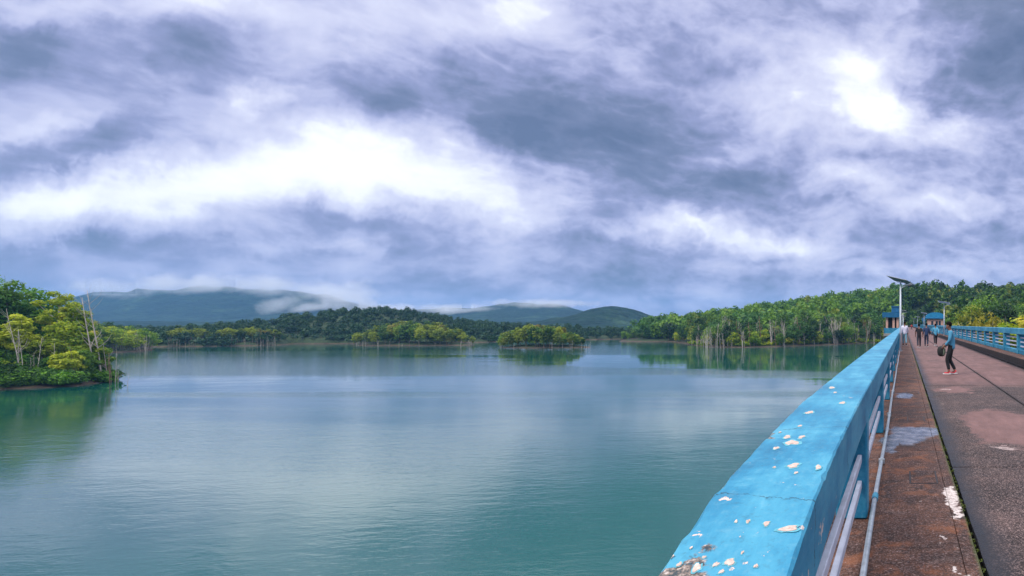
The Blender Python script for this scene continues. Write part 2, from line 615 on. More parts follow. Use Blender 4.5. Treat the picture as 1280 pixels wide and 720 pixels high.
def land_height(x, y):
    h = np.full(x.shape, WATER - 5.0)
    for k, poly in LAND.items():
        d = sdist(poly, x, y)
        d = d + (fbm(x / 9, y / 9, 3, 5) - 0.5) * 3.0
        slope = {'bank': 0.42, 'point': 0.25, 'isle_wide': 0.25, 'isle_small': 0.22, 'isle_far': 0.15}.get(k, 0.16)
        cap = {'bank': 4.5, 'point': 3.0, 'far': 1.2, 'isle_wide': 1.6, 'isle_small': 1.2, 'isle_far': 0.8}.get(k, 1.8)
        g = WATER + np.where(d > 0, np.minimum(d * slope, cap + d * 0.01), d * 0.35)
        if k == 'hillside':
            west = np.clip((y - 262 - np.clip(-x - 60, 0, 100) * 0.3) / 170.0, 0, 1)
            east = np.clip((y - 150) / 260.0, 0, 1)
            k_ = np.clip((x + 18) / 40.0, 0, 1)
            s = west * (1 - k_) + east * k_
            s = s * s * (3 - 2 * s)
            ridge = right_top(x) - WATER
            g = g + np.where(d > 0, s * ridge * np.clip(d / 25, 0, 1), 0)
            g = np.where(d > 0, np.maximum(g, np.where((x > 9) & (y < 330), WATER + np.minimum(d * 0.5, 3.4), -99)), g)
        if k == 'far':
            s = np.clip(d / 90, 0, 1)
            px = 1130 + x / np.maximum(y, 1) * F
            ridge = 13.0 * np.exp(-((x + 326) / 38) ** 2) * np.exp(-((y - 345) / 60) ** 2) \
                + 3.5 * np.exp(-((x + 250) / 20) ** 2) * np.exp(-((y - 350) / 60) ** 2) + 1.5 * s
            g = g + np.where(d > 0, ridge, 0)
        h = np.maximum(h, g)
    return h + (fbm(x / 6, y / 6, 3, 9) - 0.5) * 0.5


def grid_mesh(name, xs, ys, hf, mat, smooth=True):
    X, Y = np.meshgrid(xs, ys)
    Z = hf(X, Y)
    nx, ny = len(xs), len(ys)
    v = np.stack([X.ravel(), Y.ravel(), Z.ravel()], 1)
    i = (np.arange(ny - 1)[:, None] * nx + np.arange(nx - 1)[None, :]).ravel()
    f = np.stack([i, i + 1, i + nx + 1, i + nx], 1)
    return mesh_from(name, v, f, mat, smooth=smooth)


terrain = tag(link('terrain', grid_mesh('terrain', np.arange(-560, 441, 2.5), np.arange(20, 781, 2.5), land_height, M['ground'])), kind='structure')

gs = MB()
gs.box(-5600, 2600, -380, 4400, WATER - 9, WATER - 7)
tag(gs.build('ground', M['ground']), kind='structure')
wm = mesh_from('water', [(-5600, -380, WATER), (2600, -380, WATER), (2600, 4400, WATER), (-5600, 4400, WATER)], [(0, 1, 2, 3)], M['water'])
tag(link('water', wm), kind='structure')


def bumps(x, y, items):
    h = np.zeros(x.shape)
    for (cx, cyy, rx, ry, a) in items:
        h = h + a * np.exp(-((x - cx) / rx) ** 2 - ((y - cyy) / ry) ** 2)
    return h


def plain_h(x, y):
    # low wooded country behind the lake, and the two rounded blue-green hills
    h = -14 + np.clip((y - 640) / 300, 0, 1) * 10
    h = h + bumps(x, y, [(-545, 1060, 62, 130, 33), (-640, 1100, 110, 120, 13), (-850, 1000, 140, 120, 10), (-380, 1100, 90, 120, 8),
                         (-1150, 1050, 200, 120, 9), (-1500, 1000, 200, 120, 9)])
    h = h + (fbm(x / 45, y / 45, 4, 3) - 0.5) * 9 + (vnoise(x / 9, y / 9, 8) - 0.5) * 3.5
    return h


def range_h(x, y):
    # left: the big mountain whose top is lost in cloud; right: the lower blue range
    px = 1130 + x / y * F
    prof = np.interp(px, [-300, 40, 95, 125, 170, 230, 300, 350, 405, 432, 500, 540, 590, 640, 690, 740, 790, 840, 900, 1000, 1400],
                     [60, 92, 104, 120, 134, 142, 136, 126, 122, 92, 56, 62, 74, 88, 84, 66, 44, 26, 18, 10, 0])
    sy = np.exp(-((y - 1900) / 330) ** 2)
    sy = np.where(y > 1900, np.maximum(sy, 0.6), sy)
    n = fbm(x / 160, y / 160, 5, 21) - 0.5
    gully = np.abs(fbm(x / 95 + 0.4 * n, y / 260, 4, 33) - 0.5) * 2
    return -12 + prof * sy * (1.0 + 0.25 * n - 0.42 * gully) * (y / 1900.0) ** 0.3 + (vnoise(x / 14, y / 14, 4) - 0.5) * 3.5


tag(link('hill', grid_mesh('hill', np.arange(-2000, 401, 10.0), np.arange(640, 1300, 10.0), plain_h, M['hill'])), kind='structure')
tag(link('mountain', grid_mesh('mountain', np.arange(-3800, 401, 14.0), np.arange(1290, 2300, 14.0), range_h, M['hill'])), kind='structure')

# ---------------------------------------------------------------- haze and the cloud that hangs on the mountain
hm = bpy.data.materials.new('haze')
hm.use_nodes = True
ht = NT(hm.node_tree)
ht.n.clear()
ho = ht.node('ShaderNodeOutputMaterial')
pv = ht.node('ShaderNodeVolumePrincipled')
pv.inputs['Color'].default_value = (0.25, 0.54, 0.95, 1)
pv.inputs['Density'].default_value = 0.00016
pv.inputs['Anisotropy'].default_value = 0.0
ht.link(pv.outputs[0], ho.inputs['Volume'])
hb = MB()
hb.box(-5650, 2650, -430, 4450, WATER - 12, 190)
tag(hb.build('haze', hm), kind='stuff')


# ---------------------------------------------------------------- trees
def leaf_cloud(centres, radii, counts, leaf, rg, squash=0.75):
    """many small leaf faces spread through clumps"""
    Vs, n_tot = [], 0
    for c, r, n in zip(centres, radii, counts):
        d = rg.normal(size=(n, 3))
        d /= np.linalg.norm(d, axis=1)[:, None] + 1e-9
        rad = r * rg.uniform(0.35, 1.0, n) ** 0.5
        p = np.asarray(c) + d * rad[:, None] * np.array([1, 1, squash])
        nrm = d * 0.9 + rg.normal(size=(n, 3)) * 0.55 + np.array([0, 0, 0.45])
        nrm /= np.linalg.norm(nrm, axis=1)[:, None] + 1e-9
        a = np.cross(nrm, rg.normal(size=(n, 3)))
        a /= np.linalg.norm(a, axis=1)[:, None] + 1e-9
        b = np.cross(nrm, a)
        s = leaf * rg.uniform(0.6, 1.35, n)[:, None]
        q = np.stack([p - a * s, p - b * s * 0.55, p + a * s, p + b * s * 0.55], 1)
        Vs.append(q.reshape(-1, 3))
        n_tot += n
    V = np.concatenate(Vs)
    Fc = np.arange(len(V)).reshape(-1, 4)
    return V, Fc


def tree_shape(seed, H, W, clumps, leaves, leaf, low=0.35, flat=0.8, airy=0.0, lean=0.0, trunk_r=None, limbs=5, multi=1):
    """returns (trunk MB, leaf verts, leaf faces): a tapered trunk with limbs that end in leaf clumps"""
    rg = np.random.default_rng(seed)
    tb = MB()
    trunk_r = trunk_r or H * 0.018
    cs, rs = [], []
    zc = H * (low + (1 - low) * 0.5)
    hh = H * (1 - low) * 0.5
    for k in range(clumps):
        for _ in range(30):
            d = rg.normal(size=3)
            d /= np.linalg.norm(d)
            rr = rg.uniform(0.45, 1.0)
            p = np.array([d[0] * W * 0.5 * rr, d[1] * W * 0.5 * rr, zc + d[2] * hh * rr * 0.9])
            taper = 1.0 - 0.45 * max(0, (p[2] - zc) / hh)
            p[:2] *= taper
            if all(np.linalg.norm(p - c) > W * (0.16 + 0.08 * airy) for c in cs):
                break
        p[0] += lean * p[2]
        cs.append(p)
        rs.append(W * rg.uniform(0.13, 0.23) * (1 - 0.3 * airy))
    for s in range(multi):
        bx, by = (0, 0) if multi == 1 else (rg.uniform(-.12, .12) * W, rg.uniform(-.12, .12) * W)
        top = np.array([lean * H * 0.85 + rg.uniform(-.05, .05) * W + bx * 2.5, by * 2.5, H * 0.86])
        pts = [(bx, by, -0.6)]
        for k in range(1, 6):
            t = k / 5
            pts.append(tuple(np.array([bx, by, 0]) * (1 - t) + top * t + np.array([*rg.normal(size=2) * 0.02 * H * (t * (1 - t) * 4), 0])))
        tb.tube(pts, [trunk_r * (1.25 if k == 0 else 1 - 0.82 * k / 5) for k in range(6)], 6)
        order = rg.permutation(len(cs))[:limbs]
        for j in order:
            c = cs[j]
            t = rg.uniform(0.35, 0.75)
            z0 = min(H * t, c[2] * 0.85)
            f = np.clip(z0 / (H * 0.86), 0, 1)
            a = np.array([bx, by, 0]) * (1 - f) + top * f
            mid = (a + c) / 2 + np.array([0, 0, -0.03 * H])
            r0 = trunk_r * 0.5
            tb.tube([a, mid, c], [r0, r0 * 0.6, r0 * 0.2], 5, cap=False)
    w_ = np.array(rs) ** 2
    cnt = np.maximum(6, (leaves * w_ / w_.sum()).astype(int))
    V, Fc = leaf_cloud(cs, rs, cnt, leaf, rg)
    # a sparse fill between the clumps keeps the middle of the crown closed
    nf = int(leaves * 0.18 * (1 - airy))
    if nf > 10:
        V2, F2 = leaf_cloud([(lean * zc, 0, zc)], [max(W * 0.36, 0.1)], [nf], leaf * 1.2, rg, squash=hh / (W * 0.5))
        V = np.concatenate([V, V2])
        Fc = np.arange(len(V)).reshape(-1, 4)
    return tb, V, Fc


def ground_z(x, y):
    return float(land_height(np.array([x]), np.array([y]))[0])


def near_tree(name, shape, bark, leafm, x, y, rot=0, scale=1.0, label='', cat='tree', group=None):
    tb, V, Fc = shape
    t = tag(link(name, None), label, cat, group)
    tb.build('trunk', bark, t, smooth=True)
    link('crown', mesh_from('crown', V, Fc, leafm), t)
    t.location = (x, y, ground_z(x, y) - 0.1)
    t.rotation_euler = (0, 0, rot)
    t.scale = (scale,) * 3
    return t


def whole_tree_mesh(name, shape, bark, leafm):
    tb, V, Fc = shape
    tv = np.array(tb.v)
    nt_ = len(tv)
    verts = np.concatenate([tv, V])
    faces = list(tb.f) + [tuple(int(i) + nt_ for i in f) for f in Fc]
    return mesh_from(name, verts, faces, [bark, leafm], [0] * len(tb.f) + [1] * len(Fc))


def bare_tree(seed, H, spread=0.18, stems=1, twigs=7, r=None, lean=0.0):
    rg = np.random.default_rng(seed)
    b = MB()
    r = r or H * 0.014
    for s in range(stems):
        bx, by = (0, 0) if stems == 1 else (rg.normal() * 0.05 * H, rg.normal() * 0.05 * H)
        h = H * rg.uniform(0.7, 1.0) if s else H
        ln = lean + rg.normal() * 0.07
        ln2 = rg.normal() * 0.05
        pts = [(bx + ln * h * t + 0.015 * h * math.sin(5 * t + s), by + ln2 * h * t, -0.8 + (h + 0.8) * t) for t in (0, .2, .4, .6, .8, 1)]
        b.tube(pts, [r * (1.15 - 0.95 * t) for t in (0, .2, .4, .6, .8, 1)], 5)
        for k in range(twigs):
            t = rg.uniform(0.35, 0.95)
            i = int(t * 5)
            p = Vector(pts[i]).lerp(Vector(pts[min(i + 1, 5)]), t * 5 - i)
            an = rg.uniform(0, 6.28)
            L = h * spread * rg.uniform(0.5, 1.2) * (1.2 - t * 0.6)
            q = p + Vector((math.cos(an) * L * 0.6, math.sin(an) * L * 0.6, L * 0.8))
            q2 = q + Vector((math.cos(an + .4) * L * 0.25, math.sin(an + .4) * L * 0.25, L * 0.6))
            rr = r * (1.0 - 0.7 * t) * 0.6
            b.tube([p, q, q2], [rr, rr * 0.6, rr * 0.25], 4, cap=False)
    return b


# --- left bank: the nearest trees, each built on its own
def at_px(px, py_line):
    """place on the bank seen at column px, at a distance along the row of the waterline"""
    return P(px, py_line)


def bank_spot(px, Y):
    return ((px - 1130) / F * Y, Y)


BANK = [
    # px, Y, top px row, width px, kind, label
    (-30, 104, 338, 90, 'dark', 'tall dark green tree at the left edge of the near bank, partly outside the picture'),
    (6, 102, 347, 46, 'dark', 'dark green pointed tree rising highest on the left bank by the picture edge'),
    (42, 108, 356, 62, 'dark', 'broad dark green tree with rounded layered crown behind the lime trees of the left bank'),
    (62, 116, 384, 50, 'mid', 'mid green tree filling the gap behind the pale trunks on the left bank'),
    (74, 105, 360, 44, 'airy', 'tall airy yellow-green tree with orange tinted left side on the left bank'),
    (92, 99, 376, 30, 'airy', 'thin yellow-green tree with one branch reaching right towards the bare trunks'),
    (22, 92, 392, 30, 'lime', 'narrow lime green tree standing behind three leaning pale trunks'),
    (52, 94, 416, 34, 'lime', 'yellow-green bushy tree above the pale saplings of the left bank'),
    (76, 95, 402, 40, 'lime', 'bright lime tree in the middle of the left bank'),
    (97, 96, 408, 38, 'lime', 'dense light green tree right of the middle of the left bank'),
    (116, 97.5, 422, 32, 'lime', 'round yellow-green tree at the right tip of the left bank'),
    (104, 94, 436, 26, 'mid', 'low green tree leaning over the red soil at the bank tip'),
    (86, 92, 436, 28, 'lime', 'small yellow-green tree over the dark hollow of the left bank'),
    (-8, 92, 412, 44, 'lime', 'yellow-green tree at the picture edge low on the left bank'),
    (66, 92, 446, 20, 'dark', 'small dark tree in the shade above the dark hollow'),
    (36, 98, 420, 40, 'dark', 'dark green tree closing the gap behind the leaning pale trunks'),
    (4, 96, 440, 34, 'dark', 'shaded dark tree low at the left picture edge'),
]
KIND = {'dark': ('leaf_bank', 'bark'), 'mid': ('leaf_mid', 'bark'), 'lime': ('leaf_lime', 'bark_pale'), 'airy': ('leaf_lime', 'bark_pale')}
for i, (px, Y, top, wpx, kind, label) in enumerate(BANK):
    x, y = bank_spot(px, Y)
    z0 = ground_z(x, y)
    H = EYE + (405 - top) / F * Y - z0
    W = wpx / F * Y * 0.92
    if kind == 'airy':
        sh = tree_shape(100 + i, H, W, 26, 2600, 0.26, low=0.38, airy=0.8, limbs=12)
    elif kind == 'lime':
        sh = tree_shape(100 + i, H, W, 30, 3600, 0.24, low=0.12, limbs=7, multi=2, trunk_r=0.12)
    else:
        sh = tree_shape(100 + i, H, W, 36, 4200, 0.27, low=0.14, limbs=7)
    lm, bm = KIND[kind]
    near_tree('broadleaf_tree', sh, M[bm], M[lm], x, y, 0, 1, label, 'tree')

SHRUBS = [(2, 88.5, 453, 30, 'lime', 'yellow-green shrub at the waterline at the picture edge'),
          (17, 88.5, 462, 22, 'lime', 'low yellow-green shrub in front of the leaning pale trunks'),
          (78, 90.5, 465, 20, 'lime', 'bright shrub hanging over the water left of the red soil'),
          (91, 91, 464, 18, 'lime', 'rounded yellow-green shrub directly beside the red soil patch'),
          (130, 98, 458, 12, 'mid', 'little green shrub among the grey stumps at the bank tip'),
          (44, 90, 464, 22, 'mid', 'green shrub at the foot of the pale saplings')]
for i, (px, Y, top, wpx, kind, label) in enumerate(SHRUBS):
    x, y = bank_spot(px, Y)
    z0 = ground_z(x, y)
    H = max(1.2, EYE + (405 - top) / F * Y - z0)
    W = wpx / F * Y
    lm, bm = KIND[kind]
    near_tree('shrub', tree_shape(150 + i, H, W, 14, 1100, 0.17, low=0.02, limbs=5, trunk_r=0.05, multi=3), M[bm], M[lm], x, y, 0, 1, label, 'shrub')

# pale leaning trunks and bare snags of the bank
SNAGS = [  # px foot, Y, px top, row top, radius, material, label
    (26, 89, 10, 385, 0.10, 'bark_pale', 'longest pale trunk leaning left on the near bank'),
    (22, 89.3, 19, 410, 0.08, 'bark_pale', 'upright pale trunk left in the trio of leaning trunks'),
    (29, 89.0, 20, 412, 0.08, 'bark_pale', 'pale trunk right in the trio, leaning left'),
    (35, 90, 34, 452, 0.06, 'bark_pale', 'short pale sapling trunk right of the leaning trio'),
    (38, 90, 37, 446, 0.06, 'bark_pale', 'slim pale sapling second right of the leaning trio'),
    (44, 90.2, 48, 420, 0.08, 'bark_pale', 'pale crooked trunk leaning right among the saplings'),
    (41, 90, 42, 440, 0.06, 'bark_pale', 'pale sapling between the crooked trunk and the leaning trio'),
    (67, 91.5, 72, 428, 0.09, 'bark_pale', 'brownish pale trunk in front of the dark hollow'),
    (96, 92, 94, 430, 0.08, 'bark', 'dark straight trunk above the red soil'),
    (117, 96, 109, 371, 0.16, 'bark_dead', 'tall bare grey trunk left of the pair at the bank tip'),
    (127, 97, 123, 362, 0.17, 'bark_dead', 'tallest bare grey trunk at the bank tip with fine top twigs'),
    (134, 97.5, 134, 428, 0.10, 'bark_dead', 'bare grey snag beside the tip of the bank'),
    (139, 96, 142, 440, 0.09, 'bark_rust', 'reddish bare snag standing in the water off the bank tip'),
    (143, 95, 149, 436, 0.08, 'bark_dead', 'thin bare snag leaning right in the water off the bank tip'),
    (137, 94.5, 131, 446, 0.09, 'bark_rust', 'reddish bare snag leaning left at the bank tip'),
    (147, 95.5, 148, 455, 0.06, 'bark_dead', 'short outermost grey stump in the water off the bank tip'),
    (157, 90, 159, 467, 0.05, 'bark_dead', 'lone thin stick standing in open water right of the bank tip'),
]
for i, (px, Y, pt, top, r, bm, label) in enumerate(SNAGS):
    x, y = bank_spot(px, Y)
    z0 = max(ground_z(x, y), WATER - 0.3)
    H = EYE + (405 - top) / F * Y - z0
    lean = (pt - px) / F * Y / H
    b = bare_tree(200 + i, H, spread=0.15 if H > 5 else 0.28, twigs=14 if top < 400 else 5, r=r * 0.72, lean=lean)
    o = b.build('dead_tree', M[bm], smooth=True, loc=(x, y, z0 - 0.1))
    tag(o, label, 'dead tree')

# --- mid-distance and far trees: shared shapes, one object per tree
def templates(n, seed, H, W, clumps, leaves, leaf, bark, leafm, **kw):
    return [whole_tree_mesh('tree', tree_shape(seed + i, H, W, clumps, leaves, leaf, **kw), M[bark], M[leafm]) for i in range(n)]


T_mid = templates(5, 300, 10, 8.5, 24, 900, 0.42, 'bark', 'leaf_mid', low=0.22, limbs=4)
T_dark = templates(4, 320, 11, 9, 24, 900, 0.44, 'bark', 'leaf_dark', low=0.2, limbs=4)
T_lime = templates(4, 340, 8, 6, 18, 700, 0.36, 'bark_mid', 'leaf_lime', low=0.1, limbs=5, multi=2, trunk_r=0.09)
T_isle = templates(5, 360, 8, 5.5, 16, 650, 0.34, 'bark_mid', 'leaf_island', low=0.16, limbs=4, multi=2, trunk_r=0.07)
T_isle_dark = templates(3, 370, 8, 6.0, 16, 650, 0.36, 'bark', 'leaf_mid', low=0.15, limbs=4)
T_tall = templates(3, 380, 15, 8.5, 22, 900, 0.42, 'bark', 'leaf_mid', low=0.45, limbs=8)
T_yellow = templates(2, 390, 7, 7.5, 20, 1100, 0.30, 'bark_pale', 'leaf_yellow', low=0.08, limbs=5, multi=2)
T_big = templates(4, 400, 13, 11, 40, 3000, 0.34, 'bark', 'leaf_mid', low=0.12, limbs=6)
T_bigd = templates(3, 410, 14, 11, 40, 3000, 0.34, 'bark', 'leaf_dark', low=0.12, limbs=6)
T_bare = [bare_tree(430 + i, 8, spread=0.22, twigs=7, r=0.13, stems=s).mesh('dead_tree', M[m]) for i, (m, s) in
          enumerate([('bark_dead', 1), ('bark_pale', 1), ('bark_dead', 2), ('bark_rust', 1), ('bark_pale', 3)])]


def put(name, me, x, y, s, rot, label, cat, group, zs=1.0, sink=0.2, ws=1.0):
    o = link(name, me, loc=(x, y, max(ground_z(x, y), WATER - 0.5) - sink))
    o.rotation_euler = (0, 0, rot)
    o.scale = (s * ws, s * ws, s * zs)
    return tag(o, label, cat, group)


def scatter(poly_key, xr, yr, step, cond, seed):
    rg = np.random.default_rng(seed)
    xs, ys = np.meshgrid(np.arange(*xr, step), np.arange(*yr, step))
    xs = xs.ravel() + rg.uniform(-.42, .42, xs.size) * step
    ys = ys.ravel() + rg.uniform(-.42, .42, ys.size) * step
    d = sdist(LAND[poly_key], xs, ys)
    k = cond(xs, ys, d)
    return xs[k], ys[k], d[k]


U = lambda a, b: float(rng.uniform(a, b))

# wooded point behind the left bank
xs, ys, ds = scatter('point', (-330, -270), (182, 240), 5.2, lambda x, y, d: (d > 0.8) & (x * F / y + 1130 > 95), 11)
for x, y, d in zip(xs, ys, ds):
    lime = rng.random() < 0.62
    me = (T_lime if lime else T_mid)[int(rng.integers(4))]
    hue = 'yellow-green' if lime else 'mid green'
    put('broadleaf_tree', me, x, y, U(0.85, 1.12) * (0.95 if lime else 0.78), U(0, 6.28),
        hue + ' tree on the wooded point behind the left bank', 'tree', hue + ' trees on the point behind the left bank')
for k in range(26):
    px = U(138, 190)
    x, y = P(px, 440.6 - (px - 138) * 0.045 + U(-0.4, 0.2))
    put('dead_tree', T_bare[int(rng.integers(5))], x, y, U(0.35, 0.8), U(0, 6.28),
        'bare pale trunk on the shore of the wooded point behind the left bank', 'dead tree', 'bare trunks on the point behind the left bank', ws=0.8)

# the two islands
for key, step, n0, lab, grp in (('isle_wide', 3.9, 1.05, 'tree on the wide low island in mid lake', 'trees on the wide low island'),
                                ('isle_small', 3.4, 1.0, 'tree on the small nearer island in mid lake', 'trees on the small nearer island')):
    poly = LAND[key]
    cx = np.mean([p[0] for p in poly])
    rx = max(p[0] for p in poly) - cx
    xs, ys, ds = scatter(key, (cx - rx, cx + rx), (min(p[1] for p in poly), max(p[1] for p in poly)), step, lambda x, y, d: d > 0.5, 12)
    for x, y, d in zip(xs, ys, ds):
        e = (x - cx) / rx
        hgt = (1 - 0.55 * abs(e) ** 2.0)
        if key == 'isle_small' and e > 0.35:
            hgt *= 0.72
        q_ = int(rng.integers(8))
        me = (T_isle + T_isle_dark)[q_]
        side_ = 'left part' if e < -0.33 else ('right part' if e > 0.33 else 'middle')
        hue = 'olive' if q_ < 5 else 'fresh green'
        put('broadleaf_tree', me, x, y, U(0.85, 1.2) * n0 * hgt * 1.12, U(0, 6.28), hue + ' ' + lab + ', ' + side_, 'tree', hue + ' ' + grp + ', ' + side_, ws=0.95)
    for k in range(22):
        an = U(math.pi, 2 * math.pi)
        x, y = cx + rx * 1.0 * math.cos(an), np.mean([p[1] for p in poly]) + (9 if key == 'isle_wide' else 7.5) * math.sin(an)
        put('dead_tree', T_bare[int(rng.integers(5))], x, y, U(0.2, 0.42), U(0, 6.28), 'bare stump at the edge of the ' + lab.split(' on the ')[1], 'dead tree',
            'bare stumps round ' + ('the wide island' if key == 'isle_wide' else 'the small island'))

# little far island
for k in range(9):
    x, y = P(780 + k * 5.5, 426.2)
    put('broadleaf_tree', T_isle_dark[k % 3], x, y, U(0.5, 0.85), U(0, 6.28), 'dark green tree on the far low spit left of the wooded hillside', 'tree', 'trees on the far low spit')

# promontory and hillside: the front ranks are single trees, the rest of the wood is one mass
xs, ys, ds = scatter('hillside', (-190, 8), (236, 470), 5.6, lambda x, y, d: (d > 2.0), 14)
order = np.argsort(ys - 0.0)
px_ = 1130 + xs / ys * F
front, back = [], []
for i in order:
    if px_[i] < 770 or px_[i] > 1128:
        continue
    (front if ds[i] < 19 and len(front) < 105 else back).append((xs[i], ys[i]))
for x, y in front:
    r_ = rng.random()
    fpx = 1130 + x / y * F
    part_ = 'at its left end' if fpx < 880 else ('in its middle stretch' if fpx < 1010 else 'near the blue gate tower')
    hue = 'tall high-crowned' if r_ < 0.12 else ('yellow-green' if r_ < 0.30 else ('mid green' if r_ < 0.62 else 'dark green'))
    if r_ < 0.12:
        me, s = T_tall[int(rng.integers(3))], U(0.8, 1.0)
    elif r_ < 0.30:
        me, s = T_lime[int(rng.integers(4))], U(0.6, 1.1)
    elif r_ < 0.62:
        me, s = T_mid[int(rng.integers(5))], U(0.6, 1.1)
    else:
        me, s = T_dark[int(rng.integers(4))], U(0.65, 1.1)
    put('broadleaf_tree', me, x, y, s, U(0, 6.28), hue + ' tree on the shore of the hillside wood, ' + part_, 'tree',
        hue + ' trees of the hillside wood ' + part_)

# right of the bridge: big trees beyond the railing
right = []
xs, ys, ds = scatter('hillside', (16, 110), (108, 178), 7.4, lambda x, y, d: (d > 4) & (x > 0.055 * y + 8) & (x < 0.26 * y + 12), 15)
for x, y in sorted(zip(xs, ys), key=lambda p: p[1]):
    px = 1130 + x / y * F
    h_top = np.interp(px, [1180, 1200, 1215, 1245, 1262, 1300], [392, 374, 366, 370, 380, 372])
    need = EYE + (405 - h_top) / F * y - ground_z(x, y)
    dark = rng.random() < 0.3
    me = (T_bigd if dark else T_big)[int(rng.integers(3))]
    s = min(1.25, max(0.5, need / 13.5)) * U(0.78, 1.02)
    if y < 125:
        s *= 0.72
    put('broadleaf_tree', me, x, y, s, U(0, 6.28), ('dark' if dark else 'mid') + ' green round crowned tree beyond the right railing of the bridge', 'tree',
        ('dark' if dark else 'mid green') + ' trees beyond the right railing')
for px, Y, top, s_, label in ((1222, 100, 390, 1, 'mustard yellow tree left of the pair behind the right railing'),
                              (1239, 101, 392, 1, 'mustard yellow tree right of the pair behind the right railing'),
                              (1274, 96, 384, 1, 'bright yellow-green tree behind the right railing at the picture edge')):
    x, y = bank_spot(px, Y)
    z0 = ground_z(x, y)
    H = EYE + (405 - top) / F * Y - z0
    me = T_yellow[0 if px < 1230 else 1] if px < 1260 else T_lime[1]
    put('broadleaf_tree', me, x, y, H / (7.0 if px < 1260 else 8.0), 1.0 + px, label, 'tree', None, ws=0.85 if px < 1260 else 1.1)

# dead trunks along the promontory shore
SH = [(782, 427), (838, 427.6), (862, 431), (885, 434.0), (930, 434.4), (980, 433.2), (1010, 432.2), (1060, 430.2), (1100, 428.4)]
for k in range(120):
    px = float(rng.choice([U(862, 1000), U(870, 940), U(900, 1105), U(1020, 1105)]))
    py = np.interp(px, [a for a, b in SH], [b for a, b in SH]) - abs(U(-0.9, 1.5))
    if px < 905:
        py += U(0, 1.4)
    x, y = P(px, py)
    tall = U(0.6, 1.65) if 905 < px else U(0.4, 1.3)
    m_ = int(rng.integers(5))
    part_ = 'at the left tip' if px < 905 else ('in the middle' if px < 1010 else 'towards the blue gate tower')
    hue = ('grey', 'whitish', 'grey forked', 'reddish brown', 'whitish many-stemmed')[m_]
    put('dead_tree', T_bare[m_], x, y, tall, U(0, 6.28),
        hue + ' bare trunk on the hillside shore, ' + part_, 'dead tree', hue + ' bare trunks on the hillside shore ' + part_, ws=0.9)


# --- the woods that read as one mass
def forest_mass(name, pts, scale_rg, shapes, mats, seed, label=None, share=0.48):
    rg = np.random.default_rng(seed)
    Vs, ms = [], []
    for (x, y, z) in pts:
        k = int(rg.integers(len(shapes)))
        V = shapes[k]
        a = rg.uniform(0, 6.28)
        s = rg.uniform(*scale_rg)
        c, sn = math.cos(a), math.sin(a)
        Rm = np.array([[c, -sn, 0], [sn, c, 0], [0, 0, 1]])
        Vs.append(V @ Rm.T * (s * np.array([1, 1, rg.uniform(0.85, 1.2)])) + np.array([x, y, z]))
        ms.append(np.full(len(V) // 4, int(rg.random() < share) if len(mats) > 1 else 0))
    V = np.concatenate(Vs)
    Fc = np.arange(len(V)).reshape(-1, 4)
    return tag(link(name, mesh_from(name, V, Fc, mats, np.concatenate(ms))), label, None, None, 'stuff')


def crown_only(seed, H, W, clumps, leaves, leaf, low=0.1):
    return tree_shape(seed, H, W, clumps, leaves, leaf, low=low, limbs=0)[1]


S_far = [crown_only(500 + i, 9.5, 8, 16, 240, 0.75) for i in range(6)]
zz = land_height(np.array([p[0] for p in back]), np.array([p[1] for p in back]))
forest_mass('forest', [(x, y, z - 0.3) for (x, y), z in zip(back, zz)], (0.55, 1.4), S_far, [M['leaf_dark'], M['leaf_mid']], 1, share=0.40)
# far side of the hill behind and right of the bridge
xs, ys, ds = scatter('hillside', (-20, 190), (200, 480), 6.4, lambda x, y, d: (d > 3) & (x * F / y + 1130 > 1126) & (x * F / y + 1130 < 1330) & ((x > 0.03 * y + 7) | (y > 325)), 17)
zz = land_height(xs, ys)
forest_mass('forest', list(zip(xs, ys, zz - 0.3)), (0.6, 1.35), S_far, [M['leaf_dark'], M['leaf_mid']], 2, share=0.68)
# the wood goes on to the left of the near bank
xs, ys, ds = scatter('bank', (-400, -120), (44, 160), 6.5, lambda x, y, d: (d > 1.5) & (x * F / y + 1130 < -60), 19)
zz = land_height(xs, ys)
forest_mass('forest', list(zip(xs, ys, zz - 0.3)), (0.9, 1.5), [crown_only(560 + i, 9.5, 8, 18, 900, 0.38) for i in range(4)], [M['leaf_bank'], M['leaf_lime']], 7, share=0.3)
# far shore
xs, ys, ds = scatter('far', (-480, -140), (238, 420), 5.6, lambda x, y, d: (d > 1.0) & (x * F / y + 1130 > 100) & (x * F / y + 1130 < 800), 18)
zz = land_height(xs, ys)
px_ = 1130 + xs / ys * F
S_sm = [v * np.array([0.8, 0.8, 0.82]) for v in S_far]
forest_mass('forest', list(zip(xs, ys, zz - 0.3)), (0.42, 0.82), S_sm, [M['leaf_far'], M['leaf_far']], 3)
# paler low bushy trees in front of the far wood, named shrub
for k in range(34):
    px = 212 + k * 4.1 + U(-1.5, 1.5)
    x, y = P(px, np.interp(px, [205, 270, 345], [433.0, 432.6, 431.3]) - U(0.0, 0.35))
    put('shrub', T_isle[k % 5], x, y, U(0.55, 0.80), U(0, 6.28), 'low pale green tree on the far shore, in front of the dark wood', 'shrub',
        'low pale trees on the far shore')
# pale reed-like dead wood in front of the far shore
bm_ = MB()
for k in range(150):
    px = U(208, 345)
    py = 433.4 - (px - 208) * 0.012 + U(-0.2, 0.15)
    x, y = P(px, py)
    h = U(2.0, 4.6)
    bm_.tube([(x, y, WATER - .3), (x + U(-.3, .3), y, WATER + h * .6), (x + U(-.6, .6), y, WATER + h)], [0.07, 0.05, 0.02], 3, cap=False)
tag(bm_.build('dead_wood', M['bark_mid']), kind='stuff')
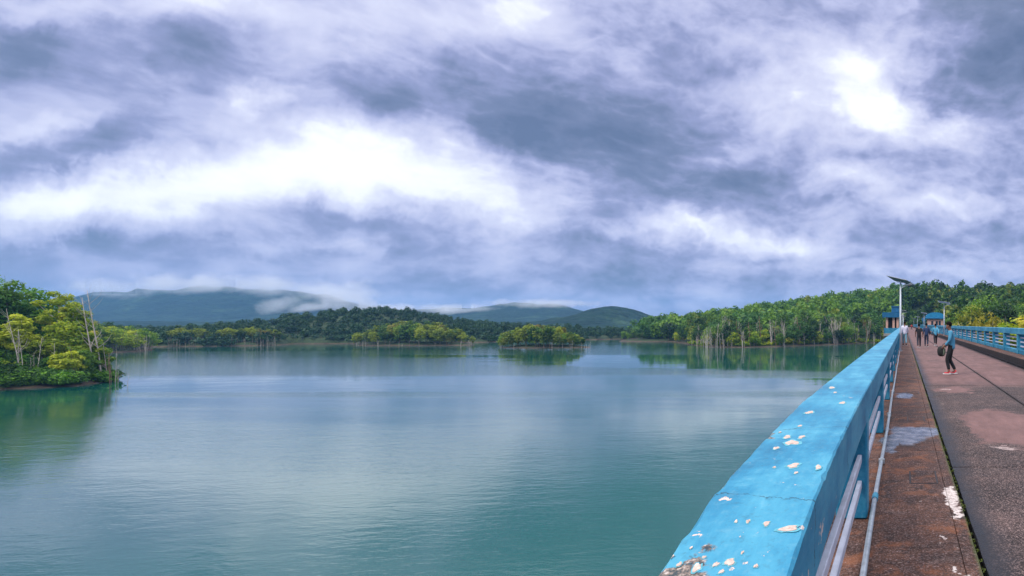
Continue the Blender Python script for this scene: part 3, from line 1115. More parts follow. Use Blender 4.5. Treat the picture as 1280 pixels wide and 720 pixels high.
# undergrowth along the banks
ug, ug2 = [], []
for k in range(430):
    px = U(-40, 140)
    Yb = np.interp(px, [-90, -30, 30, 80, 112, 134, 142], [77, 83.5, 86.6, 87.8, 92.2, 95.5, 99])
    Y = Yb + (U(0.9, 2.6) if k % 2 else U(0.6, 9))
    if 100 < px < 122 and Y < Yb + 3.0:
        continue
    x, y = bank_spot(px, Y)
    ug.append((x, y, ground_z(x, y) - 0.1))
S_bush = [crown_only(520 + i, 1.5, 2.0, 8, 170, 0.14, low=0.0) for i in range(4)]
forest_mass('undergrowth', ug, (0.35, 1.5), S_bush, [M['leaf_dark'], M['leaf_bank']], 4)
for k in range(330):
    px = U(862, 1110)
    py = np.interp(px, [a for a, b in SH], [b for a, b in SH]) - U(0.25, 1.1)
    x, y = P(px, py)
    ug2.append((x, y, max(ground_z(x, y), WATER) - 0.1))
ug3 = []
for k in range(520):
    px = U(100, 640)
    py = np.interp(px, [100, 205, 270, 345, 360, 450, 560, 616, 640], [433.6, 433.4, 433, 431.6, 430, 429.6, 428.3, 427.7, 427]) - U(0.02, 0.9)
    x, y = P(px, py)
    ug3.append((x, y, max(ground_z(x, y), WATER) - 0.3))
forest_mass('undergrowth', ug3, (0.6, 1.6), [crown_only(540 + i, 2.2, 3.6, 6, 50, 0.4, low=0.0) for i in range(3)], [M['leaf_far'], M['leaf_far']], 6)
forest_mass('undergrowth', ug2, (0.4, 1.5), [crown_only(530 + i, 1.5, 2.6, 6, 60, 0.3, low=0.0) for i in range(3)], [M['leaf_lime'], M['leaf_mid']], 5)


# ================================================================ the bridge
def lobes(t, pos, items, k=0.3, warp=0.25, wscale=3.0):
    """patches with a place of their own on a surface: (x, y, rx, ry)"""
    off = t.vmath('SUBTRACT', t.noise(pos, wscale, 5, 0.65, color=True), (0.5, 0.5, 0.5))
    p = t.vmath('ADD', pos, t.vmath('MULTIPLY', off, (warp, warp * 1.6, 0)))
    acc = None
    for (x, y, rx, ry) in items:
        m = t.mapping(p, loc=(x, y, 0), scale=(rx, ry, 1), kind='TEXTURE')
        m = t.vmath('MULTIPLY', m, (1, 1, 0))
        g = t.math('SUBTRACT', 1.0, t.vmath('LENGTH', m))
        acc = g if acc is None else t.math('MAXIMUM', acc, g)
    return acc


def paint_mat(name, cracks=False, tone=1.0):
    m, t, b = new_mat(name)
    pos = t.node('ShaderNodeNewGeometry').outputs['Position']
    n1 = t.noise(pos, 1.3, 6, 0.6, dist=0.4)
    n2 = t.noise(t.mapping(pos, scale=(6, 1.2, 6)), 1.0, 5, 0.65)
    n3 = t.noise(pos, 24, 5, 0.7)
    n4 = t.noise(pos, 90, 3, 0.6)
    f = t.math('ADD', t.math('MULTIPLY', n1, 0.55), t.math('MULTIPLY', n2, 0.45))
    c = t.ramp(f, [(0.34, (0.010 * tone, 0.130 * tone, 0.245 * tone)), (0.47, (0.020 * tone, 0.215 * tone, 0.365 * tone)),
                   (0.56, (0.055 * tone, 0.30 * tone, 0.44 * tone)), (0.68, (0.17 * tone, 0.42 * tone, 0.53 * tone))])
    # chalky bloom and fine dirt
    c = t.mix(t.maprange(n3, 0.52, 0.74, 0, 0.28), c, (0.22, 0.42, 0.48))
    c = t.mix(t.maprange(n3, 0.44, 0.28, 0, 0.45), c, (0.02, 0.09, 0.13))
    c = t.mix(t.maprange(n4, 0.60, 0.75, 0, 0.30), c, (0.02, 0.10, 0.16))
    # small chips where the paint is gone
    ch = t.noise(t.vmath('ADD', pos, (5, 2, 1)), 11, 7, 0.66)
    cluster = t.noise(pos, 0.9, 2, 0.5)
    chip = t.maprange(t.math('MULTIPLY_ADD', cluster, 0.30, ch), 0.845, 0.86, 0, 1)
    c = t.mix(chip, c, (0.62, 0.50, 0.44))
    h = t.math('MULTIPLY_ADD', chip, -0.6, t.math('MULTIPLY', n3, 0.5))
    if cracks:
        s = t.node('ShaderNodeSeparateXYZ')
        t.link(pos, s.inputs[0])
        wob = t.noise(pos, 5, 5, 0.7)
        tot = None
        for (y0, sl) in ((1.86, 0.10), (3.05, -0.25), (5.3, 0.2), (8.9, 0.1), (12.5, 0.1)):
            d = t.math('ABSOLUTE', t.math('ADD', t.math('MULTIPLY_ADD', s.outputs[0], sl, s.outputs[1]),
                                         t.math('MULTIPLY_ADD', wob, 0.22, -y0 - 0.11)))
            k = t.maprange(d, 0.0012 + y0 * 0.0004, 0.004 + y0 * 0.0006, 1, 0)
            tot = k if tot is None else t.math('MAXIMUM', tot, k)
        tot = t.math('MULTIPLY', tot, t.maprange(t.noise(pos, 9, 3, 0.5), 0.38, 0.55, 0.1, 0.85))
        c = t.mix(tot, c, (0.015, 0.05, 0.07))
        h = t.math('MULTIPLY_ADD', tot, -1.0, h)
        # worn near end, blackened and bare
        wr = lobes(t, pos, [(-0.605, 1.46, 0.10, 0.11), (-0.665, 2.1, 0.02, 0.07), (-0.67, 2.75, 0.02, 0.06)], warp=0.22, wscale=9)
        c = t.mix(t.maprange(wr, 0.0, 0.16, 0, 0.9), c, t.ramp(t.noise(pos, 60, 4, 0.7), [(0.40, (0.02, 0.018, 0.015)), (0.55, (0.22, 0.14, 0.09)), (0.68, (0.6, 0.5, 0.45))]))
    t.link(c, b.inputs['Base Color'])
    t.link(t.maprange(n3, 0.3, 0.7, 0.42, 0.62), b.inputs['Roughness'])
    b.inputs['Specular IOR Level'].default_value = 0.35
    t.link(t.bump(h, 0.45, 0.006), b.inputs['Normal'])
    return m


M['paint_top'] = paint_mat('blue_coping_paint', True)
M['paint'] = paint_mat('blue_paint', False, 0.92)
M['faded'] = simple_mat('faded_blue_paint', (0.10, 0.36, 0.44), 0.8, var=0.35, scale=50, bump=0.3)
M['plaster'] = simple_mat('bare_plaster', (0.55, 0.41, 0.35), 0.9, var=0.45, scale=55, bump=0.5)
M['rail'] = simple_mat('pale_rail_paint', (0.50, 0.53, 0.62), 0.45, var=0.18, scale=9)
M['galv'] = simple_mat('galvanised_pipe', (0.42, 0.47, 0.50), 0.42, metal=0.55, var=0.30, scale=14)
M['pole'] = simple_mat('white_pole_paint', (0.72, 0.76, 0.80), 0.4, var=0.08, scale=5)
M['panel_cell'] = simple_mat('solar_cells', (0.02, 0.035, 0.06), 0.15, var=0.2, scale=30)
M['panel_back'] = simple_mat('panel_backsheet', (0.10, 0.13, 0.14), 0.6, var=0.1, scale=10)
M['alu'] = simple_mat('aluminium_frame', (0.30, 0.32, 0.34), 0.45, metal=0.6, var=0.1)
M['concrete'] = simple_mat('pier_concrete', (0.28, 0.26, 0.24), 0.9, var=0.3, scale=1.2, bump=0.5)


def paving(name, base_stops, smooth_col, kind):
    m, t, b = new_mat(name)
    pos = t.node('ShaderNodeNewGeometry').outputs['Position']
    info = t.node('ShaderNodeObjectInfo').outputs['Random']
    s = t.node('ShaderNodeSeparateXYZ')
    t.link(pos, s.inputs[0])
    X, Y = s.outputs[0], s.outputs[1]
    big = t.noise(pos, 0.55, 6, 0.62, dist=0.5)
    mid = t.noise(pos, 3.2, 6, 0.65)
    c = t.ramp(t.math('ADD', t.math('MULTIPLY', big, 0.5), t.math('MULTIPLY', mid, 0.5)), base_stops)
    c = t.vmath('SCALE', c, scale=t.maprange(info, 0, 1, 0.86, 1.16))
    # old stains: dark damp and pale lime, run together
    st = t.noise(t.vmath('ADD', pos, (7, 3, 0)), 1.1, 7, 0.68, dist=0.8)
    c = t.mix(t.maprange(st, 0.50, 0.62, 0, 0.80), c, t.vmath('SCALE', c, scale=0.26))
    c = t.mix(t.maprange(st, 0.40, 0.30, 0, 0.40), c, (0.26, 0.19, 0.17))
    # hairline cracks
    ve = t.node('ShaderNodeTexVoronoi', feature='DISTANCE_TO_EDGE')
    ve.inputs['Scale'].default_value = 0.55
    t.link(t.vmath('ADD', pos, t.vmath('SCALE', t.noise(pos, 3.5, 5, 0.7, color=True), scale=0.5)), ve.inputs['Vector'])
    ck = t.math('MULTIPLY', t.maprange(ve.outputs['Distance'], 0.004, 0.012, 1, 0), t.maprange(t.noise(pos, 0.7, 3, 0.5), 0.48, 0.58, 0, 0.9))
    c = t.mix(ck, c, (0.012, 0.010, 0.010))
    # exposed stones
    v = t.node('ShaderNodeTexVoronoi')
    v.inputs['Scale'].default_value = 44
    t.link(pos, v.inputs['Vector'])
    vs = t.node('ShaderNodeSeparateColor')
    t.link(v.outputs['Color'], vs.inputs[0])
    grain = t.noise(pos, 150, 3, 0.7)
    worn = t.maprange(mid, 0.35, 0.6, 0.35, 1.0)
    stone = t.math('MULTIPLY', t.maprange(vs.outputs[0], 0.72, 0.80), t.maprange(v.outputs['Distance'], 0.45, 0.30))
    c = t.mix(t.math('MULTIPLY', t.math('MULTIPLY', stone, worn), 0.50), c, (0.40, 0.29, 0.27))
    dark = t.math('MULTIPLY', t.maprange(vs.outputs[1], 0.70, 0.76), t.maprange(v.outputs['Distance'], 0.5, 0.3))
    c = t.mix(t.math('MULTIPLY', dark, 0.6), c, (0.022, 0.016, 0.015))
    v2 = t.node('ShaderNodeTexVoronoi')
    v2.inputs['Scale'].default_value = 105
    t.link(pos, v2.inputs['Vector'])
    s2 = t.node('ShaderNodeSeparateColor')
    t.link(v2.outputs['Color'], s2.inputs[0])
    c = t.mix(t.math('MULTIPLY', t.maprange(s2.outputs[0], 0.62, 0.72), 0.30 if kind == 'road' else 0.20), c, (0.46, 0.33, 0.31))
    c = t.mix(t.math('MULTIPLY', t.maprange(s2.outputs[1], 0.66, 0.72), 0.55), c, (0.014, 0.010, 0.010))
    c = t.vmath('SCALE', c, scale=t.maprange(grain, 0.3, 0.7, 0.5, 1.5))
    rough = t.maprange(mid, 0.3, 0.7, 0.72, 0.92)
    h = t.math('ADD', t.math('MULTIPLY', t.math('SUBTRACT', 0.5, v.outputs['Distance']), 0.8), t.math('MULTIPLY', grain, 0.5))
    hs = 1.0
    if kind == 'road':
        sm = lobes(t, pos, [(1.75, 9.7, 0.85, 2.0), (2.3, 8.4, 0.6, 1.0), (3.6, 12, 0.8, 1.3), (1.3, 14.9, 0.6, 0.7), (3.9, 14.3, 0.5, 1.2)], warp=1.4, wscale=1.6)
        sm = t.maprange(sm, 0.0, 0.18, 0, 1)
        far = t.maprange(t.math('MULTIPLY_ADD', big, 3.0, Y), 16.8, 18.4, 0, 0.95)  # far slabs painted paler, standing in for sheen at a grazing view
        far = t.math('MULTIPLY', far, t.maprange(t.noise(t.vmath('ADD', pos, (9, 0, 0)), 0.5, 5, 0.6), 0.33, 0.5, 0.45, 1.0))
        sm = t.math('MAXIMUM', sm, far)
        tint = t.ramp(t.noise(t.mapping(pos, scale=(2.2, 0.6, 1)), 1.6, 6, 0.65), [(0.3, tuple(x * 0.62 for x in smooth_col)), (0.6, smooth_col), (0.8, tuple(min(0.6, x * 1.35) for x in smooth_col))])
        tint = t.vmath('SCALE', tint, scale=t.maprange(grain, 0.25, 0.75, 0.8, 1.2))
        c = t.mix(t.math('MULTIPLY', sm, 0.9), c, tint)
        # grime washed along both gutters and along the middle joint
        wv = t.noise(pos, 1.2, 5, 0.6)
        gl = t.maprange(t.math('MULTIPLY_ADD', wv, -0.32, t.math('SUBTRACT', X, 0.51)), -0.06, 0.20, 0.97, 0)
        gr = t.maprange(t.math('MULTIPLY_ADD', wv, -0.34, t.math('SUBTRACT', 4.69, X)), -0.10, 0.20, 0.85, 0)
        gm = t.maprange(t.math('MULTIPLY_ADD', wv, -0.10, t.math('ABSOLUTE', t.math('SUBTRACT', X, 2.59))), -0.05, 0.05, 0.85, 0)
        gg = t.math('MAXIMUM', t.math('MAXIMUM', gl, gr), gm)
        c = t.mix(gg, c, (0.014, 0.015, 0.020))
        wh = lobes(t, pos, [(1.45, 7.9, 0.16, 0.12), (1.95, 7.75, 0.26, 0.10), (1.1, 15.0, 0.20, 0.08)], warp=0.6, wscale=6)
        c = t.mix(t.maprange(wh, 0.0, 0.35, 0, 0.65), c, (0.46, 0.36, 0.34))
        rough = t.math('MULTIPLY_ADD', gl, -0.35, rough)
    else:
        rust = t.maprange(t.noise(t.vmath('ADD', pos, (2, 4, 0)), 2.2, 6, 0.7, dist=0.4), 0.52, 0.68, 0, 0.75)
        c = t.mix(rust, c, t.vmath('SCALE', (0.30, 0.105, 0.042), scale=t.maprange(grain, 0.3, 0.7, 0.5, 1.4)))
        # flecks of lime and litter
        fl = t.node('ShaderNodeTexVoronoi')
        fl.inputs['Scale'].default_value = 17
        t.link(t.vmath('ADD', pos, t.vmath('SCALE', t.noise(pos, 30, 2, 0.5, color=True), scale=0.05)), fl.inputs['Vector'])
        fs = t.node('ShaderNodeSeparateColor')
        t.link(fl.outputs['Color'], fs.inputs[0])
        fk = t.math('MULTIPLY', t.maprange(fs.outputs[0], 0.86, 0.90), t.maprange(fl.outputs['Distance'], 0.20, 0.10))
        fk = t.math('MULTIPLY', fk, t.maprange(t.noise(t.vmath('ADD', pos, (1, 9, 0)), 1.8, 4, 0.6), 0.50, 0.62, 0, 0.9))
        c = t.mix(fk, c, (0.62, 0.55, 0.50))
        wh = lobes(t, pos, [(0.44, 5.25, 0.07, 0.30), (0.46, 4.75, 0.055, 0.16), (0.42, 4.95, 0.04, 0.1), (0.39, 3.55, 0.022, 0.04), (0.33, 3.62, 0.02, 0.03), (0.30, 4.2, 0.018, 0.025)], warp=0.26, wscale=9)
        c = t.mix(t.maprange(wh, -0.02, 0.16, 0, 0.9), c, t.ramp(t.noise(pos, 25, 4, 0.7), [(0.35, (0.32, 0.24, 0.22)), (0.55, (0.72, 0.64, 0.60))]))
        wet = lobes(t, pos, [(0.02, 8.1, 0.30, 0.75), (0.33, 8.3, 0.24, 0.45), (-0.2, 7.6, 0.12, 0.7), (0.0, 12.5, 0.2, 0.5)], warp=0.45, wscale=2.4)
        wet = t.maprange(wet, -0.02, 0.18, 0, 1)
        c = t.mix(t.math('MULTIPLY', wet, 0.88), c, t.ramp(t.noise(pos, 6, 5, 0.6), [(0.4, (0.035, 0.055, 0.085)), (0.65, (0.24, 0.25, 0.30))]))
        rough = t.math('MULTIPLY_ADD', wet, -0.62, rough)
        h = t.math('MULTIPLY', h, t.math('SUBTRACT', 1.0, t.math('MULTIPLY', wet, 0.8)))
        # moss and damp along the kerb
        ms = t.maprange(t.math('MULTIPLY_ADD', mid, -0.10, t.math('SUBTRACT', 0.51, X)), -0.055, -0.02, 0.9, 0)
        c = t.mix(t.math('MULTIPLY', ms, t.math('LESS_THAN', X, 0.6)), c, (0.05, 0.075, 0.02))
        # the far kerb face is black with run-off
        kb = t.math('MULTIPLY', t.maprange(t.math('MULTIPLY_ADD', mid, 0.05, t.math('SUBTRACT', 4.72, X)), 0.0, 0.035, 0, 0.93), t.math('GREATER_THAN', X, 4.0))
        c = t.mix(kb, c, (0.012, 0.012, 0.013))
    t.link(c, b.inputs['Base Color'])
    t.link(rough, b.inputs['Roughness'])
    b.inputs['Specular IOR Level'].default_value = 0.35
    t.link(t.bump(h, 0.8, 0.006), b.inputs['Normal'])
    return m


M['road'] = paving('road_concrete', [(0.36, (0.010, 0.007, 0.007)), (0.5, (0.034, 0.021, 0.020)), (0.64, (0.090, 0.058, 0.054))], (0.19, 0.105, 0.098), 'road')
M['walk'] = paving('walkway_concrete', [(0.38, (0.018, 0.009, 0.007)), (0.5, (0.080, 0.034, 0.022)), (0.62, (0.20, 0.095, 0.060))], (0.35, 0.24, 0.22), 'walk')
M['black'] = simple_mat('black_grime', (0.012, 0.012, 0.014), 0.6, var=0.3, scale=8)
M['moss'] = leaf_mat('moss', (0.03, 0.05, 0.01), (0.16, 0.20, 0.03), trans=0.1)

END = 345.0
BAY = 3.6
P0 = 4.7 - 2 * BAY        # first post


# the carriageway: two rows of cast slabs with open joints
road = tag(link('road', mesh_from('road', [(0.51, -8, -0.30), (4.69, -8, -0.30), (4.69, END, -0.30), (0.51, END, -0.30)], [(0, 1, 2, 3)], M['black'])), kind='structure')
ys_ = [-8, 6.85 - 9.1, 6.85] + [6.85 + 9.1 * k for k in range(1, 38)]
rg_ = np.random.default_rng(3)


def slab_mesh(x0, x1, y0, y1, z, thick, chip=0.012, n=14):
    """flat slab whose upper edges are a little ragged"""
    ring = []
    for k in range(n):
        ring.append((x0 + (x1 - x0) * k / n, y0))
    for k in range(n * 2):
        ring.append((x1, y0 + (y1 - y0) * k / (n * 2)))
    for k in range(n):
        ring.append((x1 - (x1 - x0) * k / n, y1))
    for k in range(n * 2):
        ring.append((x0, y1 - (y1 - y0) * k / (n * 2)))
    cx, cy_ = (x0 + x1) / 2, (y0 + y1) / 2
    top = []
    for (x, y) in ring:
        r = chip * rg_.uniform(0.1, 1.0)
        top.append((x + (r if x < cx else -r), y + (r if y < cy_ else -r) * 1.2, z))
    m = len(ring)
    low = [(x, y, z - 0.014) for x, y in ring]
    bot = [(x, y, z - thick) for x, y in ring]
    vs = top + low + bot
    fs = [tuple(range(m))]
    for k in range(m):
        j = (k + 1) % m
        fs.append((m + k, m + j, j, k))
        fs.append((2 * m + k, 2 * m + j, m + j, m + k))
    return vs, fs


for a, b_ in zip(ys_[:-1], ys_[1:]):
    if b_ > END:
        break
    for (x0, x1) in ((0.585, 2.568), (2.612, 4.66)):
        vs, fs = slab_mesh(x0, x1, a + 0.012, b_ - 0.012, -0.15, 0.12, n=(14 if a < 40 else 3))
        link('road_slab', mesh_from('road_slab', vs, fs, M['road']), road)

# left walkway with its cast kerb and inspection covers; right walkway likewise
for name, xa, xb, kx, z in (('pavement', -0.74, 0.400, (0.402, 0.51), 0.0), ('pavement', 4.80, 5.75, (4.69, 4.79), 0.2)):
    b0 = MB()
    b0.box(min(xa, kx[0]) + 0.005, max(xb, kx[1]) - 0.005, -8, END, z - 0.33, z - 0.05)
    pv_ = tag(b0.build(name, M['black' if z > 0 else 'walk']), kind='structure')
    k = 0
    y = P0 - 1.2
    while y < END - BAY:
        n = 10 if y < 40 else 3
        vs, fs = slab_mesh(xa, xb, y + 0.004, y + BAY - 0.004, z, 0.05, chip=0.004, n=n)
        s = link('walkway_slab', mesh_from('walkway_slab', vs, fs, M['walk']), pv_)
        vs, fs = slab_mesh(kx[0], kx[1], y + 0.006, y + BAY - 0.006, z - 0.002, 0.25 if z > 0 else 0.18, chip=0.005, n=n)
        link('kerb_stone', mesh_from('kerb_stone', vs, fs, M['walk']), pv_)
        if z == 0 and 2 < y < 60:
            yc = y + 2.35
            cb = MB()
            x0, x1, y0, y1 = 0.055, 0.345, yc - 0.24, yc + 0.24
            # a slightly sunk cover: a dark groove round a thin plate
            for (p, q, r_, s_) in ((x0, x1, y0, y0 + .016), (x0, x1, y1 - .016, y1), (x0, x0 + .016, y0 + .017, y1 - .017), (x1 - .016, x1, y0 + .017, y1 - .017)):
                cb.box(p, q, r_, s_, z - 0.02, z + 0.0025, 0)
            cb.box(x0 + .02, x1 - .02, y0 + .02, y1 - .02, z - 0.02, z + 0.004, 1, bev=0.0015)
            cb.build('inspection_cover', [M['black'], M['walk']], s)
        y += BAY

# moss growing in the kerb line
mv = []
rg2 = np.random.default_rng(5)
cl_c, cl_r, cl_n = [], [], []
y = 2.4
while y < 32:
    if vnoise(np.array([y * 0.8]), np.array([1.0]), 3)[0] > 0.28:
        cl_c.append((0.514 + rg2.uniform(0.0, 0.03), y, -0.055 + rg2.uniform(-0.06, 0.035)))
        cl_r.append(rg2.uniform(0.008, 0.028))
        cl_n.append(16)
    y += rg2.uniform(0.02, 0.06) * (1 + y / 12)
V, Fc = leaf_cloud(cl_c, cl_r, cl_n, 0.0075, rg2)
tag(link('moss', mesh_from('moss', V, Fc, M['moss'])), kind='stuff')

# deck beam and piers below (over the water side)
sb = MB()
sb.box(-0.80, 5.80, -8, END, -0.95, -0.34)
deck_o = tag(sb.build('bridge_deck', M['concrete']), 'grey concrete deck beam carrying the road across the lake', 'bridge deck')
pier = None
for k in range(17):
    y = 3 + 20.5 * k
    if pier is None:
        pb = MB()
        pb.box(-0.5, 5.5, -0.7, 0.7, WATER - 4, -0.96, 0, bev=0.12)
        pb.box(-0.72, 5.72, -0.95, 0.95, -1.6, -0.955, 0, bev=0.06)
        pier = pb.build('bridge_pier', M['concrete'], loc=(0, y, 0))
        tag(pier, 'grey concrete pier under the bridge deck standing in the lake', 'pier', 'piers under the bridge')
    else:
        copy_thing(pier, loc=(0, y, 0))


# --- parapets
def top_z(y):
    # the left coping dips a little towards its near end
    return 1.6 - float(np.interp(y, [0.5, 1.48, 1.9, 2.53, 3.8, 6], [0.72, 0.662, 0.592, 0.555, 0.53, 0.53]))


def left_x(y):
    return -float(np.interp(y, [0.5, 1.48, 2.5, 3.8, 8, 20], [0.65, 0.655, 0.665, 0.695, 0.72, 0.725]))


par = tag(link('parapet', None), 'near sky-blue parapet on the lake side, its flat coping flaking and cracked', 'parapet')
cb = MB()
rg3 = np.random.default_rng(11)
ysn = np.concatenate([np.arange(0.4, 9, 0.06), np.arange(9, 40, 0.5), np.arange(40, END + 1, 8)])
XR = -0.30
prof = []
for y in ysn:
    zt, xl = top_z(y), left_x(y)
    e1, e2 = rg3.uniform(-1, 1, 2) * (0.0030 if y < 9 else 0.0)
    # section: bottom right, face, chipped arris, top, arris, outer face, bottom left
    ch = 0.007 + (max(0, rg3.normal()) * 0.004 if y < 9 else 0)
    cl = 0.008 + (max(0, rg3.normal()) * 0.006 if y < 9 else 0)
    prof.append([(XR + 0.0, zt - 0.262), (XR + e1 * .3, zt - ch), (XR - ch, zt + e1 * .3), ((XR * 2 + xl) / 3, zt + 0.002), ((XR + 2 * xl) / 3, zt + 0.002), (xl + cl, zt + e2 * .3), (xl + e2, zt - cl), (xl, zt - 0.262)])
vs = [(x, ysn[i], z) for i, pr in enumerate(prof) for x, z in pr]
n = 8
fs = []
for i in range(len(prof) - 1):
    for k in range(n):
        a, b_ = i * n + k, i * n + (k + 1) % n
        fs.append((a, b_, b_ + n, a + n))
fs.append(tuple(range(n)))
fs.append(tuple((len(prof) - 1) * n + k for k in range(n))[::-1])
coping = link('coping', mesh_from('coping', vs, fs, M['paint_top']), par)
# bare patches where the paint has come away: (column, row in the plan of the photo, size)
PATCH = [(1012, 516, 13, 6), (990, 554, 22, 8), (1023, 585, 11, 14), (992, 583, 19, 7), (984, 547, 13, 5), (1002, 547, 11, 5), (970, 561, 9, 4),
         (1000, 533, 7, 4), (958, 656, 9, 9), (986, 662, 30, 8), (995, 592, 6, 4), (920, 653, 5, 5), (935, 653, 8, 4), (912, 704, 16, 10),
         (895, 707, 10, 6), (871, 711, 16, 10), (849, 707, 8, 6), (840, 697, 5, 5), (864, 686, 4, 4), (945, 709, 7, 5), (928, 692, 5, 4),
         (1044, 491, 7, 3), (1040, 485, 12, 3), (1053, 504, 12, 3), (975, 541, 4, 3), (968, 585, 5, 4), (880, 698, 6, 4), (902, 716, 9, 5)]
for (px, py, wpx, hpx) in PATCH:
    y = 2.0
    for _ in range(12):
        y = (1.6 - top_z(y)) * F / (py - 405)
    x = (px - 1130) / F * y
    sx, sy = wpx / F * y * 0.32, hpx / F * y * 0.32 * y / (1.6 - top_z(y))
    sy = min(sy, sx * 2.2)
    nn = 18
    ring = []
    ph = rg3.uniform(0, 6.28, 3)
    for k in range(nn):
        an = 2 * math.pi * k / nn
        r = 1 + 0.16 * math.sin(2 * an + ph[0]) + 0.15 * math.sin(3 * an + ph[1]) + 0.12 * math.sin(5 * an + ph[2]) + rg3.uniform(-.12, .12)
        ring.append((x + math.cos(an) * sx * r, y + math.sin(an) * sy * r))
    ring = [(min(max(a, left_x(c) + 0.012), XR - 0.012), c) for a, c in ring]
    h_ = [(x + (a - x) * rg3.uniform(1.25, 1.6), y + (c - y) * rg3.uniform(1.25, 1.6)) for a, c in ring]
    h_ = [(min(max(a, left_x(c) + 0.010), XR - 0.010), c) for a, c in h_]
    vh = [(a, c, top_z(c) + 0.0028) for a, c in h_]
    link('faded_patch', mesh_from('faded_patch', vh, [tuple(range(nn))], M['faded']), coping)
    v_ = [(a, c, top_z(c) + 0.0045) for a, c in ring] + [(x + (a - x) * 1.12, y + (c - y) * 1.12, top_z(c) - 0.002) for a, c in ring]
    f_ = [tuple(range(nn))] + [(nn + k, nn + (k + 1) % nn, (k + 1) % nn, k) for k in range(nn)]
    link('bare_patch', mesh_from('bare_patch', v_, f_, M['plaster']), coping)


def post_mesh(w, x0, x1, z0, z1):
    b = MB()
    b.box(x0, x1, -w / 2, w / 2, z0, z1, bev=0.012)
    return b.mesh('post', M['paint'])


def rail_mesh(L, mat):
    b = MB()
    b.box(-0.018, 0.018, -L / 2, L / 2, -0.032, 0.032, bev=0.005)
    return b.mesh('rail', mat)


pm = post_mesh(0.24, -0.56, -0.302, 0.003, 1.6 - 0.53 - 0.264)
pm0 = post_mesh(0.24, -0.56, -0.302, 0.003, 0.66)
rm = rail_mesh(BAY - 0.245, M['rail'])
k = 0
y = P0 + BAY
while y < END:
    link('post', pm if y > 3 else pm0, par, (0, y, 0))
    for z in ((0.50, 0.29) if y < 3 else (0.52, 0.30)):
        link('rail', rm, par, (-0.362, y + BAY / 2, z))
    y += BAY

par2 = tag(link('parapet', None), 'far sky-blue parapet across the road with open pale rails between its posts', 'parapet')
XB = 5.31
b = MB()
b.box(XB - 0.02, XB + 0.36, 2, END, 1.12, 1.40, bev=0.014)
link('coping', b.mesh('coping', M['paint']), par2)
b = MB()
b.box(XB + 0.06, XB + 0.26, 2, END, 0.203, 0.40, bev=0.01)
link('kerb_beam', b.mesh('kerb_beam', M['paint']), par2)
pm2 = post_mesh(0.28, XB, XB + 0.32, 0.204, 1.118)
rm2 = rail_mesh(BAY - 0.29, M['rail'])
y = P0 + BAY * 2
while y < END:
    link('post', pm2, par2, (0, y, 0))
    for z in (0.56, 0.76, 0.96):
        link('rail', rm2, par2, (XB + 0.14, y + BAY / 2, z))
    y += BAY

# conduit along the foot of the parapet
cp = MB()
pts = [(-0.255 + 0.006 * math.sin(y * 0.9), y, 0.034 + 0.004 * math.sin(y * 1.7)) for y in np.concatenate([np.arange(0.8, 14, 0.8), np.arange(14, 33, 3)])]
cond = cp.build('conduit', M['galv'], None) if False else None
cp.tube(pts, 0.022, 12)
cond = tag(cp.build('conduit', M['galv'], smooth=True), 'thin galvanised pipe lying on the walkway along the foot of the near parapet', 'pipe')
for yc, mt in ((5.05, M['paint']), (8.3, M['galv']), (11.5, M['galv'])):
    c_ = MB()
    c_.tube([(-0.255 + 0.006 * math.sin(yc * 0.9), yc - 0.07, 0.036), (-0.255 + 0.006 * math.sin(yc * 0.9), yc + 0.07, 0.036)], 0.029, 12)
    c_.build('pipe_coupling', mt, cond)
for yc in (3.2, 6.4, 9.7, 13.0):
    c_ = MB()
    c_.box(-0.29, -0.22, yc - 0.02, yc + 0.02, 0.002, 0.062, bev=0.004)
    c_.build('pipe_clip', M['galv'], cond)


